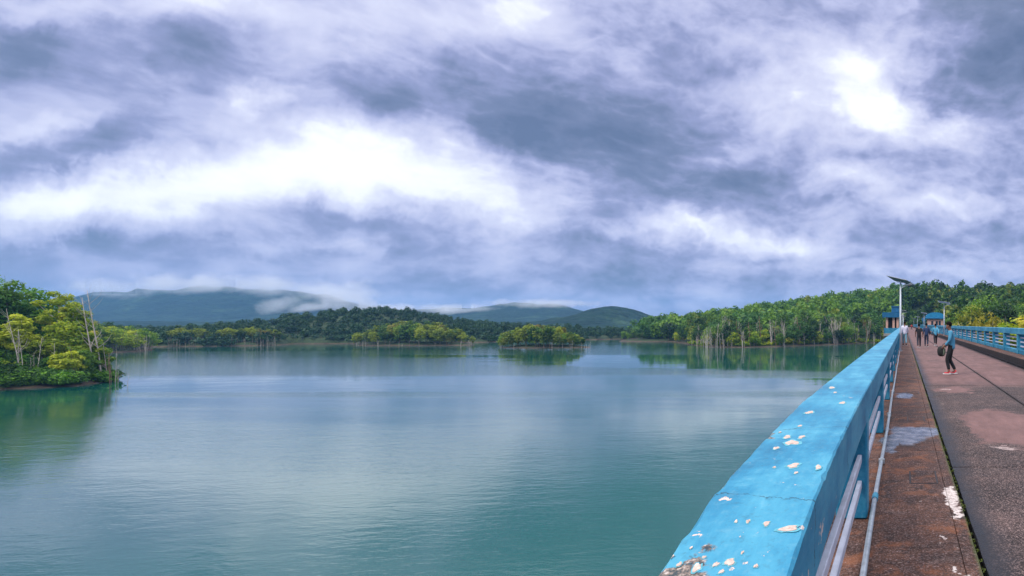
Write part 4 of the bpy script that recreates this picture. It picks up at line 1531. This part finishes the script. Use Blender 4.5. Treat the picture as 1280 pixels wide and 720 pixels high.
# --- solar street lamps
def solar_lamp(x, y, z0, H, tilt, yaw, label, psize=(1.5, 0.95), roll=7):
    t = tag(link('street_lamp', None, loc=(x, y, z0)), label, 'street lamp', 'solar street lamps along the bridge')
    b = MB()
    b.tube([(0, 0, 0.02), (0, 0, H * 0.5), (0, 0, H)], [0.062, 0.055, 0.045], 12)
    b.build('pole', M['pole'], t, smooth=True)
    b = MB()
    b.box(-0.13, 0.13, -0.13, 0.13, 0.0025, 0.022, bev=0.003)
    for sx in (-.09, .09):
        for sy in (-.09, .09):
            b.tube([(sx, sy, 0.02), (sx, sy, 0.06)], 0.012, 6)
    b.build('base_plate', M['galv'], t)
    b = MB()
    b.tube([(0, 0, H - 0.32), (0.28, -0.30, H - 0.18), (0.42, -0.46, H - 0.14)], 0.022, 8)
    b.build('arm', M['pole'], t)
    b = MB()
    b.box(-0.11, 0.11, -0.24, 0.24, -0.035, 0.035, bev=0.015)
    hd = b.build('lamp_head', M['alu'], t, loc=(0.46, -0.56, H - 0.13))
    hd.rotation_euler = (R(-6), 0, R(38))
    b = MB()
    b.tube([(0, 0, H - 0.05), (0, 0, H + 0.14)], 0.03, 8)
    b.tube([(0, 0, H), (0.25, 0.05, H + 0.10)], 0.014, 6)
    b.tube([(0, 0, H), (-0.25, -0.05, H + 0.10)], 0.014, 6)
    b.build('bracket', M['galv'], t)
    w2, d2 = psize[0] / 2, psize[1] / 2
    b = MB()
    for (x0, x1, y0, y1) in ((-w2, w2, -d2, -d2 + .035), (-w2, w2, d2 - .035, d2), (-w2, -w2 + .035, -d2 + .036, d2 - .036), (w2 - .035, w2, -d2 + .036, d2 - .036)):
        b.box(x0, x1, y0, y1, -0.012, 0.012, 0)
    b.box(-w2 + .036, w2 - .036, -0.012, 0.012, -0.018, -0.0098, 0)
    b.box(-0.012, 0.012, -d2 + .036, d2 - .036, -0.023, -0.0185, 0)
    fr = b.build('panel_frame', M['alu'], t, loc=(0, 0, H + 0.17))
    fr.rotation_euler = (R(tilt), R(roll), R(yaw))
    b = MB()
    nx, ny = 6, 4
    b.box(-w2 + .03, w2 - .03, -d2 + .03, d2 - .03, -0.0095, 0.004, 1)
    for i in range(nx):
        for j in range(ny):
            cw, chh = (psize[0] - .09) / nx, (psize[1] - .09) / ny
            x0, y0 = -w2 + .045 + i * cw, -d2 + .045 + j * chh
            b.box(x0 + .006, x0 + cw - .006, y0 + .006, y0 + chh - .006, 0.0045, 0.009, 0)
    b.build('solar_cells', [M['panel_cell'], M['panel_back']], fr)
    return t


solar_lamp(-0.205, 33.0, 0.0, 4.0, -15, -34, 'tallest white solar lamp on the left walkway against the near parapet', roll=13)
solar_lamp(5.05, 70.5, 0.2, 3.95, 16, 12, 'second solar lamp on the right walkway, behind the nearest man')
solar_lamp(-0.205, 107, 0.0, 3.9, -20, -20, 'small solar lamp on the left walkway beside the left blue tower')
solar_lamp(5.05, 141, 0.2, 4.0, 12, 10, 'solar lamp on the right walkway in front of the right gatehouse')
solar_lamp(5.05, 212, 0.2, 4.0, 12, 10, 'distant solar lamp on the right walkway beyond the right gatehouse')
solar_lamp(-0.205, 180, 0.0, 3.9, -20, -20, 'distant solar lamp on the left walkway beyond the left tower')
solar_lamp(5.05, 285, 0.2, 4.0, 12, 10, 'most distant solar lamp near the wooded end of the bridge')

# --- tower on the lake side
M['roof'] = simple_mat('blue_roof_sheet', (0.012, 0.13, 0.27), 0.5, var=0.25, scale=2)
M['roof_lit'] = simple_mat('blue_barrel_roof_lit', (0.02, 0.24, 0.46), 0.4, var=0.25, scale=2)  # roof blue made lighter in the colour itself, as if lit
M['peach'] = simple_mat('peach_wall', (0.62, 0.36, 0.27), 0.85, var=0.2, scale=3)
M['dark_in'] = simple_mat('dark_interior', (0.02, 0.02, 0.022), 0.8)
M['glass'] = simple_mat('dark_glass', (0.03, 0.05, 0.07), 0.1, var=0.1)
tw = tag(link('gate_tower', None, loc=(-2.55, 120, 0)), 'small blue roofed gate tower with peach pillars left of the bridge', 'tower')
b = MB()
b.box(-1.75, 1.55, -1.7, 1.7, -1.0, -0.4, bev=0.05)
b.box(-1.2, 1.0, -1.2, 1.2, WATER - 4, -1.0)
b.build('platform', M['concrete'], tw)
for (cx, cyy) in ((-1.05, -1.35), (0.35, -1.35), (-1.05, 1.3), (1.2, -1.35), (1.2, 1.3)):
    b = MB()
    w_ = 0.24
    b.box(cx - w_, cx + w_, cyy - 0.22, cyy + 0.22, -0.4, 3.0, bev=0.02)
    b.build('pillar', M['peach'], tw)
b = MB()
b.box(-1.0, 1.1, -0.9, 1.1, -0.4, 2.98)
b.build('hoist_room', M['dark_in'], tw)
b = MB()
b.box(-1.70, -1.60, -1.6, 1.5, -0.39, 0.75, bev=0.02)
b.box(-1.59, 1.5, -1.6, -1.5, -0.39, 0.75, bev=0.02)
b.build('guard_wall', M['paint'], tw)
b = MB()
vs = [(-2.0, -2.0, 3.0), (1.75, -2.0, 3.0), (1.75, 2.0, 3.0), (-2.0, 2.0, 3.0), (-2.05, -2.05, 4.05), (1.8, -2.05, 4.05), (1.8, 2.05, 4.05), (-2.05, 2.05, 4.05)]
b.add(vs, [(3, 2, 1, 0), (4, 5, 6, 7), (0, 1, 5, 4), (1, 2, 6, 5), (2, 3, 7, 6), (3, 0, 4, 7)])
for k in range(12):
    b.box(-2.06, 1.81, -2.09, -2.056, 3.05 + k * 0.08, 3.10 + k * 0.08) if False else None
b.build('roof_band', M['roof'], tw)
b = MB()
b.box(-0.1, 1.5, -1.2, 1.2, 4.052, 5.25, bev=0.06)
b.box(-0.25, 1.65, -1.35, 1.35, 5.252, 5.40, bev=0.03)
b.build('roof_cabin', M['roof'], tw)

# --- gatehouse on the right of the road
gh = tag(link('gatehouse', None, loc=(9.6, 190, 0)), 'peach walled gatehouse with curved blue roof right of the bridge', 'gatehouse')
b = MB()
b.box(-3.6, 4.6, -3.2, 4.2, -1.1, -0.3, bev=0.05)
b.box(-2.9, 3.9, -2.6, 3.6, WATER - 3, -1.1)
b.build('platform', M['concrete'], gh)
b = MB()
b.box(-1.8, 3.6, 2.2, 2.4, -0.3, 3.3)
b.box(-1.8, -1.6, -2.4, 2.19, -0.3, 3.3)
b.box(3.4, 3.6, -2.4, 2.19, -0.3, 3.3)
for (x0, x1) in ((-1.59, -0.5), (0.25, 1.0), (1.75, 2.0), (2.75, 3.39)):
    b.box(x0, x1, -2.4, -2.2, -0.3, 3.3)
for (x0, x1) in ((-0.49, 0.24), (1.01, 1.74), (2.01, 2.74)):
    b.box(x0, x1, -2.39, -2.21, -0.3, 0.8)
    b.box(x0, x1, -2.39, -2.21, 2.6, 3.3)
b.build('wall', M['peach'], gh)
for (x0, x1) in ((-0.49, 0.24), (1.01, 1.74), (2.01, 2.74)):
    b = MB()
    b.box(x0 + .03, x1 - .03, -2.3, -2.27, 0.82, 2.58)
    wn = b.build('window', M['glass'], gh)
    b = MB()
    for (p, q, r_, s_) in ((x0, x0 + .05, 0.8, 2.6), (x1 - .05, x1, 0.8, 2.6), (x0 + .05, x1 - .05, 0.8, 0.86), (x0 + .05, x1 - .05, 2.54, 2.6)):
        b.box(p, q, -2.34, -2.31, r_, s_)
    b.build('frame', M['roof'], wn)
b = MB()
b.box(-2.3, 4.1, -2.9, 2.9, 3.302, 3.75, bev=0.04)
b.build('fascia', M['roof'], gh)
b = MB()
nseg = 14
for i in range(nseg + 1):
    a = math.pi * i / nseg
    for yy_, zz_ in ((-2.85, 0), (0, 1), (2.85, 0)):
        pass
vs, fs = [], []
for i in range(nseg + 1):
    a = math.pi * i / nseg
    x, z = 0.9 - 3.15 * math.cos(a), 3.752 + 1.75 * math.sin(a) ** 0.8 if 0 < i < nseg else 3.752
    vs += [(x, -2.8, z), (x, 2.8, z), (x, -2.8, 3.7515), (x, 2.8, 3.7515)]
for i in range(nseg):
    p, q = i * 4, i * 4 + 4
    fs += [(p, q, q + 1, p + 1), (p, p + 2, q + 2, q), (p + 1, q + 1, q + 3, p + 3)]
b.add(vs, fs)
for i in range(1, nseg, 2):
    a = math.pi * i / nseg
    x, z = 0.9 - 3.15 * math.cos(a), 3.752 + 1.75 * math.sin(a) ** 0.8
    b.box(x - 0.04, x + 0.04, -2.86, 2.86, z - 0.03, z + 0.05)
b.build('roof', M['roof_lit'], gh)
b = MB()
b.box(-3.5, -2.35, -2.6, 2.2, 2.45, 3.6, bev=0.05)
for x in (-3.35, -2.6):
    b.box(x, x + .18, -2.5, -2.3, -0.3, 2.44)
b.build('porch', M['roof'], gh)

# ================================================================ people
M['skin'] = simple_mat('skin', (0.23, 0.11, 0.07), 0.55, var=0.06, scale=20)
M['hair'] = simple_mat('black_hair', (0.006, 0.005, 0.005), 0.8, var=0.3, scale=60, spec=0.1)
CLOTH = {}


def cloth(name, col):
    if name not in CLOTH:
        CLOTH[name] = simple_mat(name, col, 0.85, var=0.16, scale=9, bump=0.25)
    return CLOTH[name]


def skin_mesh(name, nodes, edges, mat, levels=2):
    """grow one continuous surface round a skeleton of joints"""
    keys = list(nodes)
    ix = {k: i for i, k in enumerate(keys)}
    me = bpy.data.meshes.new(name)
    me.from_pydata([nodes[k][0] for k in keys], [(ix[a], ix[b]) for a, b in edges], [])
    o = bpy.data.objects.new('tmp', me)
    COL.objects.link(o)
    m = o.modifiers.new('s', 'SKIN')
    m.use_smooth_shade = True
    for k in keys:
        r = nodes[k][1]
        sv = me.skin_vertices[0].data[ix[k]]
        sv.radius = (r, r) if isinstance(r, (int, float)) else r
    me.skin_vertices[0].data[0].use_root = True
    s = o.modifiers.new('u', 'SUBSURF')
    s.levels = s.render_levels = levels
    dg = bpy.context.evaluated_depsgraph_get()
    out = bpy.data.meshes.new_from_object(o.evaluated_get(dg))
    out.name = name
    out.materials.clear()
    out.materials.append(mat)
    bpy.data.objects.remove(o)
    bpy.data.meshes.remove(me)
    return out


def ellipsoid(name, c, r, mat, zmin=-1.0, n=16, m=12, squash=None):
    vs, fs = [], []
    for i in range(m + 1):
        th = math.pi * i / m
        for k in range(n):
            ph = 2 * math.pi * k / n
            v = Vector((math.sin(th) * math.cos(ph), math.sin(th) * math.sin(ph), max(math.cos(th), zmin)))
            if squash:
                v = squash(v)
            vs.append((c[0] + v.x * r[0], c[1] + v.y * r[1], c[2] + v.z * r[2]))
    for i in range(m):
        for k in range(n):
            a, b = i * n + k, i * n + (k + 1) % n
            fs.append((a, b, b + n, a + n))
    return mesh_from(name, vs, fs, mat, smooth=True)


def person(label, loc, yaw, mats, J, group=None, scale=1.0):
    """J: joints (local, facing +Y); body, shirt, trousers, shoes, hair"""
    shirt, trousers, shoe = mats
    t = tag(link('person', None, loc=loc), label, 'person', group)
    t.rotation_euler = (0, 0, R(yaw))
    t.scale = (scale,) * 3
    V_ = Vector
    n = {'pelvis': (J['pelvis'], (.125, .095)), 'waist': (J['waist'], (.115, .085)), 'chest': (J['chest'], (.145, .10)),
         'neckb': (J['neckb'], .062), 'neck': (J['neck'], .052), 'jaw': (J['jaw'], (.070, .078)), 'head': (J['head'], (.080, .095)), 'crown': (J['crown'], (.062, .075))}
    e = [('pelvis', 'waist'), ('waist', 'chest'), ('chest', 'neckb'), ('neckb', 'neck'), ('neck', 'jaw'), ('jaw', 'head'), ('head', 'crown')]
    fw = V_(J['face']).normalized()
    nose = V_(J['jaw']).lerp(V_(J['head']), 0.45) + fw * 0.105
    n['nose'] = (tuple(nose), .012)
    e.append(('jaw', 'nose'))
    up = V_((0, 0, 1))
    side = fw.cross(up).normalized()
    for s, sg in (('l', -1), ('r', 1)):
        n['sh' + s] = (J['sh' + s], .062)
        n['el' + s] = (J['el' + s], .043)
        n['wr' + s] = (J['wr' + s], .028)
        a, w = V_(J['el' + s]), V_(J['wr' + s])
        d = (w - a).normalized()
        palm = w + d * 0.055
        n['palm' + s] = (tuple(palm), (.036, .016))
        e += [('chest', 'sh' + s), ('sh' + s, 'el' + s), ('el' + s, 'wr' + s), ('wr' + s, 'palm' + s)]
        fwd = V_((0, 1, 0))
        fwd = (fwd - d * fwd.dot(d)).normalized()
        curl = V_((-sg, 0, 0))
        for q, (off, ln) in enumerate(((.030, .066), (.010, .075), (-.010, .070), (-.028, .055))):
            k1, k2 = f'f{s}{q}a', f'f{s}{q}b'
            n[k1] = (tuple(palm + d * (.03 + ln * .4) + fwd * off + curl * .006), .0095)
            n[k2] = (tuple(palm + d * (.03 + ln * .85) + fwd * off + curl * .026), .0080)
            e += [('palm' + s, k1), (k1, k2)]
        n[f't{s}a'] = (tuple(w + d * .045 + fwd * .045 + curl * .01), .0110)
        n[f't{s}b'] = (tuple(w + d * .080 + fwd * .055 + curl * .022), .0090)
        e += [('wr' + s, f't{s}a'), (f't{s}a', f't{s}b')]
        n['hip' + s] = (J['hip' + s], .088)
        n['kn' + s] = (J['kn' + s], .058)
        n['an' + s] = (J['an' + s], .040)
        n['toe' + s] = (J['toe' + s], .030)
        e += [('pelvis', 'hip' + s), ('hip' + s, 'kn' + s), ('kn' + s, 'an' + s), ('an' + s, 'toe' + s)]
    link('body', skin_mesh('body', n, e, M['skin']), t)
    # shirt
    sn = {'hem': (tuple(V_(J['pelvis']) + V_((0, 0, -.15))), (.17, .13)), 'hip': (tuple(V_(J['pelvis']) + V_((0, 0, .02))), (.168, .128)), 'waist': (J['waist'], (.160, .118)), 'chest': (J['chest'], (.190, .132)),
          'col': (tuple(V_(J['neckb']) + V_((0, 0, .0))), .075)}
    se = [('hem', 'hip'), ('hip', 'waist'), ('waist', 'chest'), ('chest', 'col')]
    for s in 'lr':
        sn['sh' + s] = (J['sh' + s], .078)
        sn['el' + s] = (J['el' + s], .058)
        se += [('chest', 'sh' + s), ('sh' + s, 'el' + s)]
        k = J.get('sleeve', 0.9)
        if k > 0.1:
            sn['cf' + s] = (tuple(V_(J['el' + s]).lerp(V_(J['wr' + s]), k)), .044)
            se.append(('el' + s, 'cf' + s))
        else:
            sn['el' + s] = (tuple(V_(J['sh' + s]).lerp(V_(J['el' + s]), .85)), .062)
    link('shirt', skin_mesh('shirt', sn, se, shirt), t)
    tn = {'belt': (tuple(V_(J['pelvis']) + V_((0, 0, .12))), (.148, .110)), 'pelvis': (tuple(V_(J['pelvis']) + V_((0, 0, -.03))), (.155, .118))}
    te = [('belt', 'pelvis')]
    for s in 'lr':
        tn['hip' + s] = (J['hip' + s], .100)
        tn['kn' + s] = (J['kn' + s], .072)
        tn['an' + s] = (tuple(V_(J['an' + s]) + V_((0, 0, .035))), .056)
        te += [('pelvis', 'hip' + s), ('hip' + s, 'kn' + s), ('kn' + s, 'an' + s)]
    link('trousers', skin_mesh('trousers', tn, te, trousers), t)
    for s in 'lr':
        a, b2 = V_(J['an' + s]), V_(J['toe' + s])
        d = (b2 - a)
        d.z = 0
        d.normalize()
        z = b2.z
        q = {'heel': (tuple(V_((a.x, a.y, z + .012)) - d * .045), (.036, .036)), 'mid': (tuple(V_((a.x, a.y, z + .012)) + d * .07), (.042, .034)),
             'tip': (tuple(V_((a.x, a.y, z + .004)) + d * .165), (.038, .024)), 'top': (tuple(a + V_((0, 0, .01))), (.046, .046))}
        sh = link('shoe', skin_mesh('shoe', q, [('heel', 'mid'), ('mid', 'tip'), ('heel', 'top')], shoe), t)
        m_ = MB()
        side2 = V_((-d.y, d.x, 0))
        c0 = V_((a.x, a.y, 0)) - d * .085
        c1 = V_((a.x, a.y, 0)) + d * .205
        zz0 = z - .030
        rim = []
        for kk in range(12):
            an = 2 * math.pi * kk / 12
            cen = c0.lerp(c1, .5)
            L_ = (c1 - c0).length / 2
            rim.append(cen + d * math.cos(an) * L_ + side2 * math.sin(an) * .046)
        vv = [(p.x, p.y, zz0) for p in rim] + [(p.x, p.y, zz0 + .026) for p in rim]
        m_.add(vv, [tuple(range(12))[::-1], tuple(range(12, 24))] + [(k_, (k_ + 1) % 12, 12 + (k_ + 1) % 12, 12 + k_) for k_ in range(12)])
        m_.build('sole', cloth('white_rubber', (0.7, 0.68, 0.66)), sh)
    # hair: a cap over the back and top of the skull, ears and eyes
    hc = V_(J['head']) + V_((0, 0, .022)) - fw * .012
    h_ = ellipsoid('hair', (0, 0, 0), (.094, .108, .098), M['hair'],
                   squash=lambda v: V_((v.x, v.y, max(v.z, (0.15 if v.y > 0.35 else -0.75)))) if v.z < 0.2 else v)
    ho_ = link('hair', h_, t, tuple(hc))
    ho_.rotation_euler = V_((fw.x, fw.y, fw.z * 0.6)).to_track_quat('Y', 'Z').to_euler()
    for sg in (-1, 1):
        p = V_(J['jaw']).lerp(V_(J['head']), .6) + side * sg * .083
        link('ear', ellipsoid('ear', tuple(p), (.012, .020, .030), M['skin'], n=8, m=6), t)
        p = V_(J['jaw']).lerp(V_(J['head']), .75) + side * sg * .032 + fw * .086
        link('eye', ellipsoid('eye', tuple(p), (.012, .010, .008), M['hair'], n=8, m=6), t)
    return t


def walking(ph=0.0, arm=0.25, stride=0.22, elbow=0.0, sleeve=0.9, slim=1.0):
    s = math.sin(ph)
    J = dict(pelvis=(0, 0, .95), waist=(0, .0, 1.10), chest=(0, .01, 1.31), neckb=(0, 0, 1.46), neck=(0, .01, 1.51), jaw=(0, .03, 1.58), head=(0, .015, 1.655), crown=(0, .0, 1.715),
             face=(0, 1, 0), sleeve=sleeve)
    for k, sg in (('l', -1), ('r', 1)):
        a = arm * sg * s
        J['sh' + k] = (sg * .175, 0, 1.405)
        J['el' + k] = (sg * .235, a * .5 - .03, 1.135)
        J['wr' + k] = (sg * .235, a * 1.0 + .05 + elbow, 0.905 + elbow * .5)
        f = stride * (-sg) * s
        J['hip' + k] = (sg * .085 * slim, 0, .90)
        J['kn' + k] = (sg * .092 * slim, f * .55 + .03, .50)
        J['an' + k] = (sg * .095 * slim, f - (.05 if f < 0 else 0), .115 + (.05 if f < 0 else 0))
        J['toe' + k] = (sg * .100 * slim, f + .12 - (.05 if f < 0 else 0), .045 + (.01 if f < 0 else 0))
    return J


# the nearest man: in profile, looking down at the dark bag that he holds in front of him
J = walking(1.2, 0.0, 0.13, sleeve=0.92)
J['pelvis'] = (0, -.02, .95)
J['waist'] = (0, -.03, 1.10)
J['chest'] = (0, -.01, 1.31)
J['neckb'] = (0, .02, 1.46)
J['neck'] = (0, .045, 1.51)
J['jaw'] = (0, .085, 1.57)
J['head'] = (0, .075, 1.65)
J['crown'] = (0, .055, 1.715)
J['face'] = (0, 1, -.30)
J['ell'], J['wrl'] = (-.215, .03, 1.14), (-.17, .20, .96)
J['elr'], J['wrr'] = (.225, -.02, 1.13), (.16, .20, .93)
J['knl'], J['anl'], J['toel'] = (-.095, .13, .50), (-.10, .06, .115), (-.11, .18, .045)
J['knr'], J['anr'], J['toer'] = (.09, .05, .49), (.095, -.13, .115), (.10, -.01, .045)
nx, ny = 1.62, 19.3
person('nearest man, in blue shirt, black trousers and red shoes, looking down on the road', (nx, ny, -0.135), 82,
       (cloth('blue_shirt', (0.07, 0.28, 0.42)), cloth('black_jeans', (0.010, 0.011, 0.014)), cloth('red_canvas', (0.62, 0.03, 0.05))), J, scale=1.03)
bag = tag(link('shoulder_bag', None, loc=(nx - 0.33, ny + 0.02, 0.66)), 'round dark bag with pale green piping held by the nearest man', 'bag')
bm_ = ellipsoid('bag_body', (0, 0, 0), (.145, .11, .18), cloth('dark_bag', (0.016, 0.018, 0.018)), squash=lambda v: Vector((math.copysign(abs(v.x) ** .8, v.x), math.copysign(abs(v.y) ** .8, v.y), math.copysign(abs(v.z) ** .8, v.z))))
link('bag_body', bm_, bag)
for q, (xo, rr) in enumerate(((.035, .165), (.085, .14))):
    b = MB()
    b.tube([(xo + .03 * math.cos(a), -rr * .66 * math.cos(a) - .0, rr * 1.08 * math.sin(a)) for a in np.linspace(0, 2 * math.pi, 20)], .008, 5, cap=False)
    b.build('piping', cloth('pale_piping', (0.38, 0.46, 0.30)), bag)
b = MB()
b.tube([(.02, 0, .19), (.10, .02, .27), (.16, .03, .285), (.20, .02, .23), (.15, 0, .12)], .010, 6)
b.build('strap', cloth('dark_bag', (0.016, 0.018, 0.018)), bag)

grp = 'people walking away along the bridge'
person('man in white shirt and pale blue jeans walking away on the left walkway', (0.05, 40.5, 0.013), 4,
       (cloth('white_shirt', (0.70, 0.68, 0.78)), cloth('pale_jeans', (0.16, 0.33, 0.42)), cloth('dark_shoe', (0.03, 0.025, 0.03))), walking(1.1, .18, .22), grp)
person('man in black T-shirt and dark jeans, leftmost of the three walking on the road', (1.07, 40.0, -0.137), 3,
       (cloth('black_shirt', (0.014, 0.014, 0.018)), cloth('dark_jeans', (0.022, 0.030, 0.045)), cloth('grey_shoe', (0.40, 0.38, 0.40))), walking(-1.0, .2, .16, sleeve=0), grp, scale=0.99)
person('man in navy clothes, in the middle of the three walking on the road', (1.68, 42.0, -0.137), -4,
       (cloth('navy_shirt', (0.020, 0.045, 0.11)), cloth('navy_trousers', (0.018, 0.028, 0.060)), cloth('dark_shoe', (0.03, 0.025, 0.03))), walking(0.5, .12, .12, elbow=.1), grp, scale=1.02)
person('man in light blue shirt and dark trousers, rightmost of the three walking on the road', (2.50, 44.5, -0.137), 6,
       (cloth('sky_shirt', (0.09, 0.36, 0.52)), cloth('charcoal_trousers', (0.020, 0.022, 0.028)), cloth('grey_shoe', (0.40, 0.38, 0.40))), walking(-1.3, .2, .2), grp, scale=1.0)
person('distant figure in red shirt far along the road near the left walkway', (2.3, 168.0, -0.137), 0,
       (cloth('red_shirt', (0.50, 0.05, 0.05)), cloth('dark_jeans', (0.022, 0.030, 0.045)), cloth('dark_shoe', (0.03, 0.025, 0.03))), walking(0.9, .2, .2), grp, scale=0.98)

# ================================================================ cloud hanging on the mountain
mm = bpy.data.materials.new('mist')
mm.use_nodes = True
mt_ = NT(mm.node_tree)
mt_.n.clear()
mo = mt_.node('ShaderNodeOutputMaterial')
mv_ = mt_.node('ShaderNodeVolumePrincipled')
mv_.inputs['Color'].default_value = (0.97, 0.98, 1.0, 1)
tc = mt_.node('ShaderNodeTexCoord').outputs['Object']
wpos = mt_.node('ShaderNodeNewGeometry').outputs['Position']
edge = mt_.math('SUBTRACT', 1.0, mt_.vmath('LENGTH', tc))
nz = mt_.noise(wpos, 0.016, 5, 0.62)
dn = mt_.math('MULTIPLY_ADD', mt_.math('SUBTRACT', nz, 0.5), 2.4, edge)
mt_.link(mt_.maprange(dn, 0.18, 0.95, 0.0, 0.017), mv_.inputs['Density'])
mt_.link(mv_.outputs[0], mo.inputs['Volume'])
mm.cycles.volume_step_rate = 1.0
MIST = [  # px, py, half width px, half height px, distance, tilt
    (357, 378, 26, 10, 1600, 38), (392, 385, 30, 8, 1605, 15), (432, 370, 40, 26, 1610, 0), (480, 387, 50, 9, 1640, 0), (412, 364, 40, 14, 1640, 0), (446, 380, 30, 16, 1640, -20),
    (330, 357, 80, 15, 1650, 0), (240, 354, 90, 15, 1650, 0), (140, 359, 70, 16, 1650, 0), (690, 379, 90, 8, 1700, 0), (560, 386, 70, 8, 1700, 0)]
for (px, py, hw, hh, Y, tilt) in MIST:
    b = MB()
    b.box(-1, 1, -1, 1, -1, 1)
    o = tag(b.build('mist', mm, loc=((px - 1130) / F * Y, Y, EYE + (405 - py) / F * Y)), kind='stuff')
    o.scale = (hw / F * Y, 70, hh / F * Y)
    o.rotation_euler = (0, R(-tilt), 0)
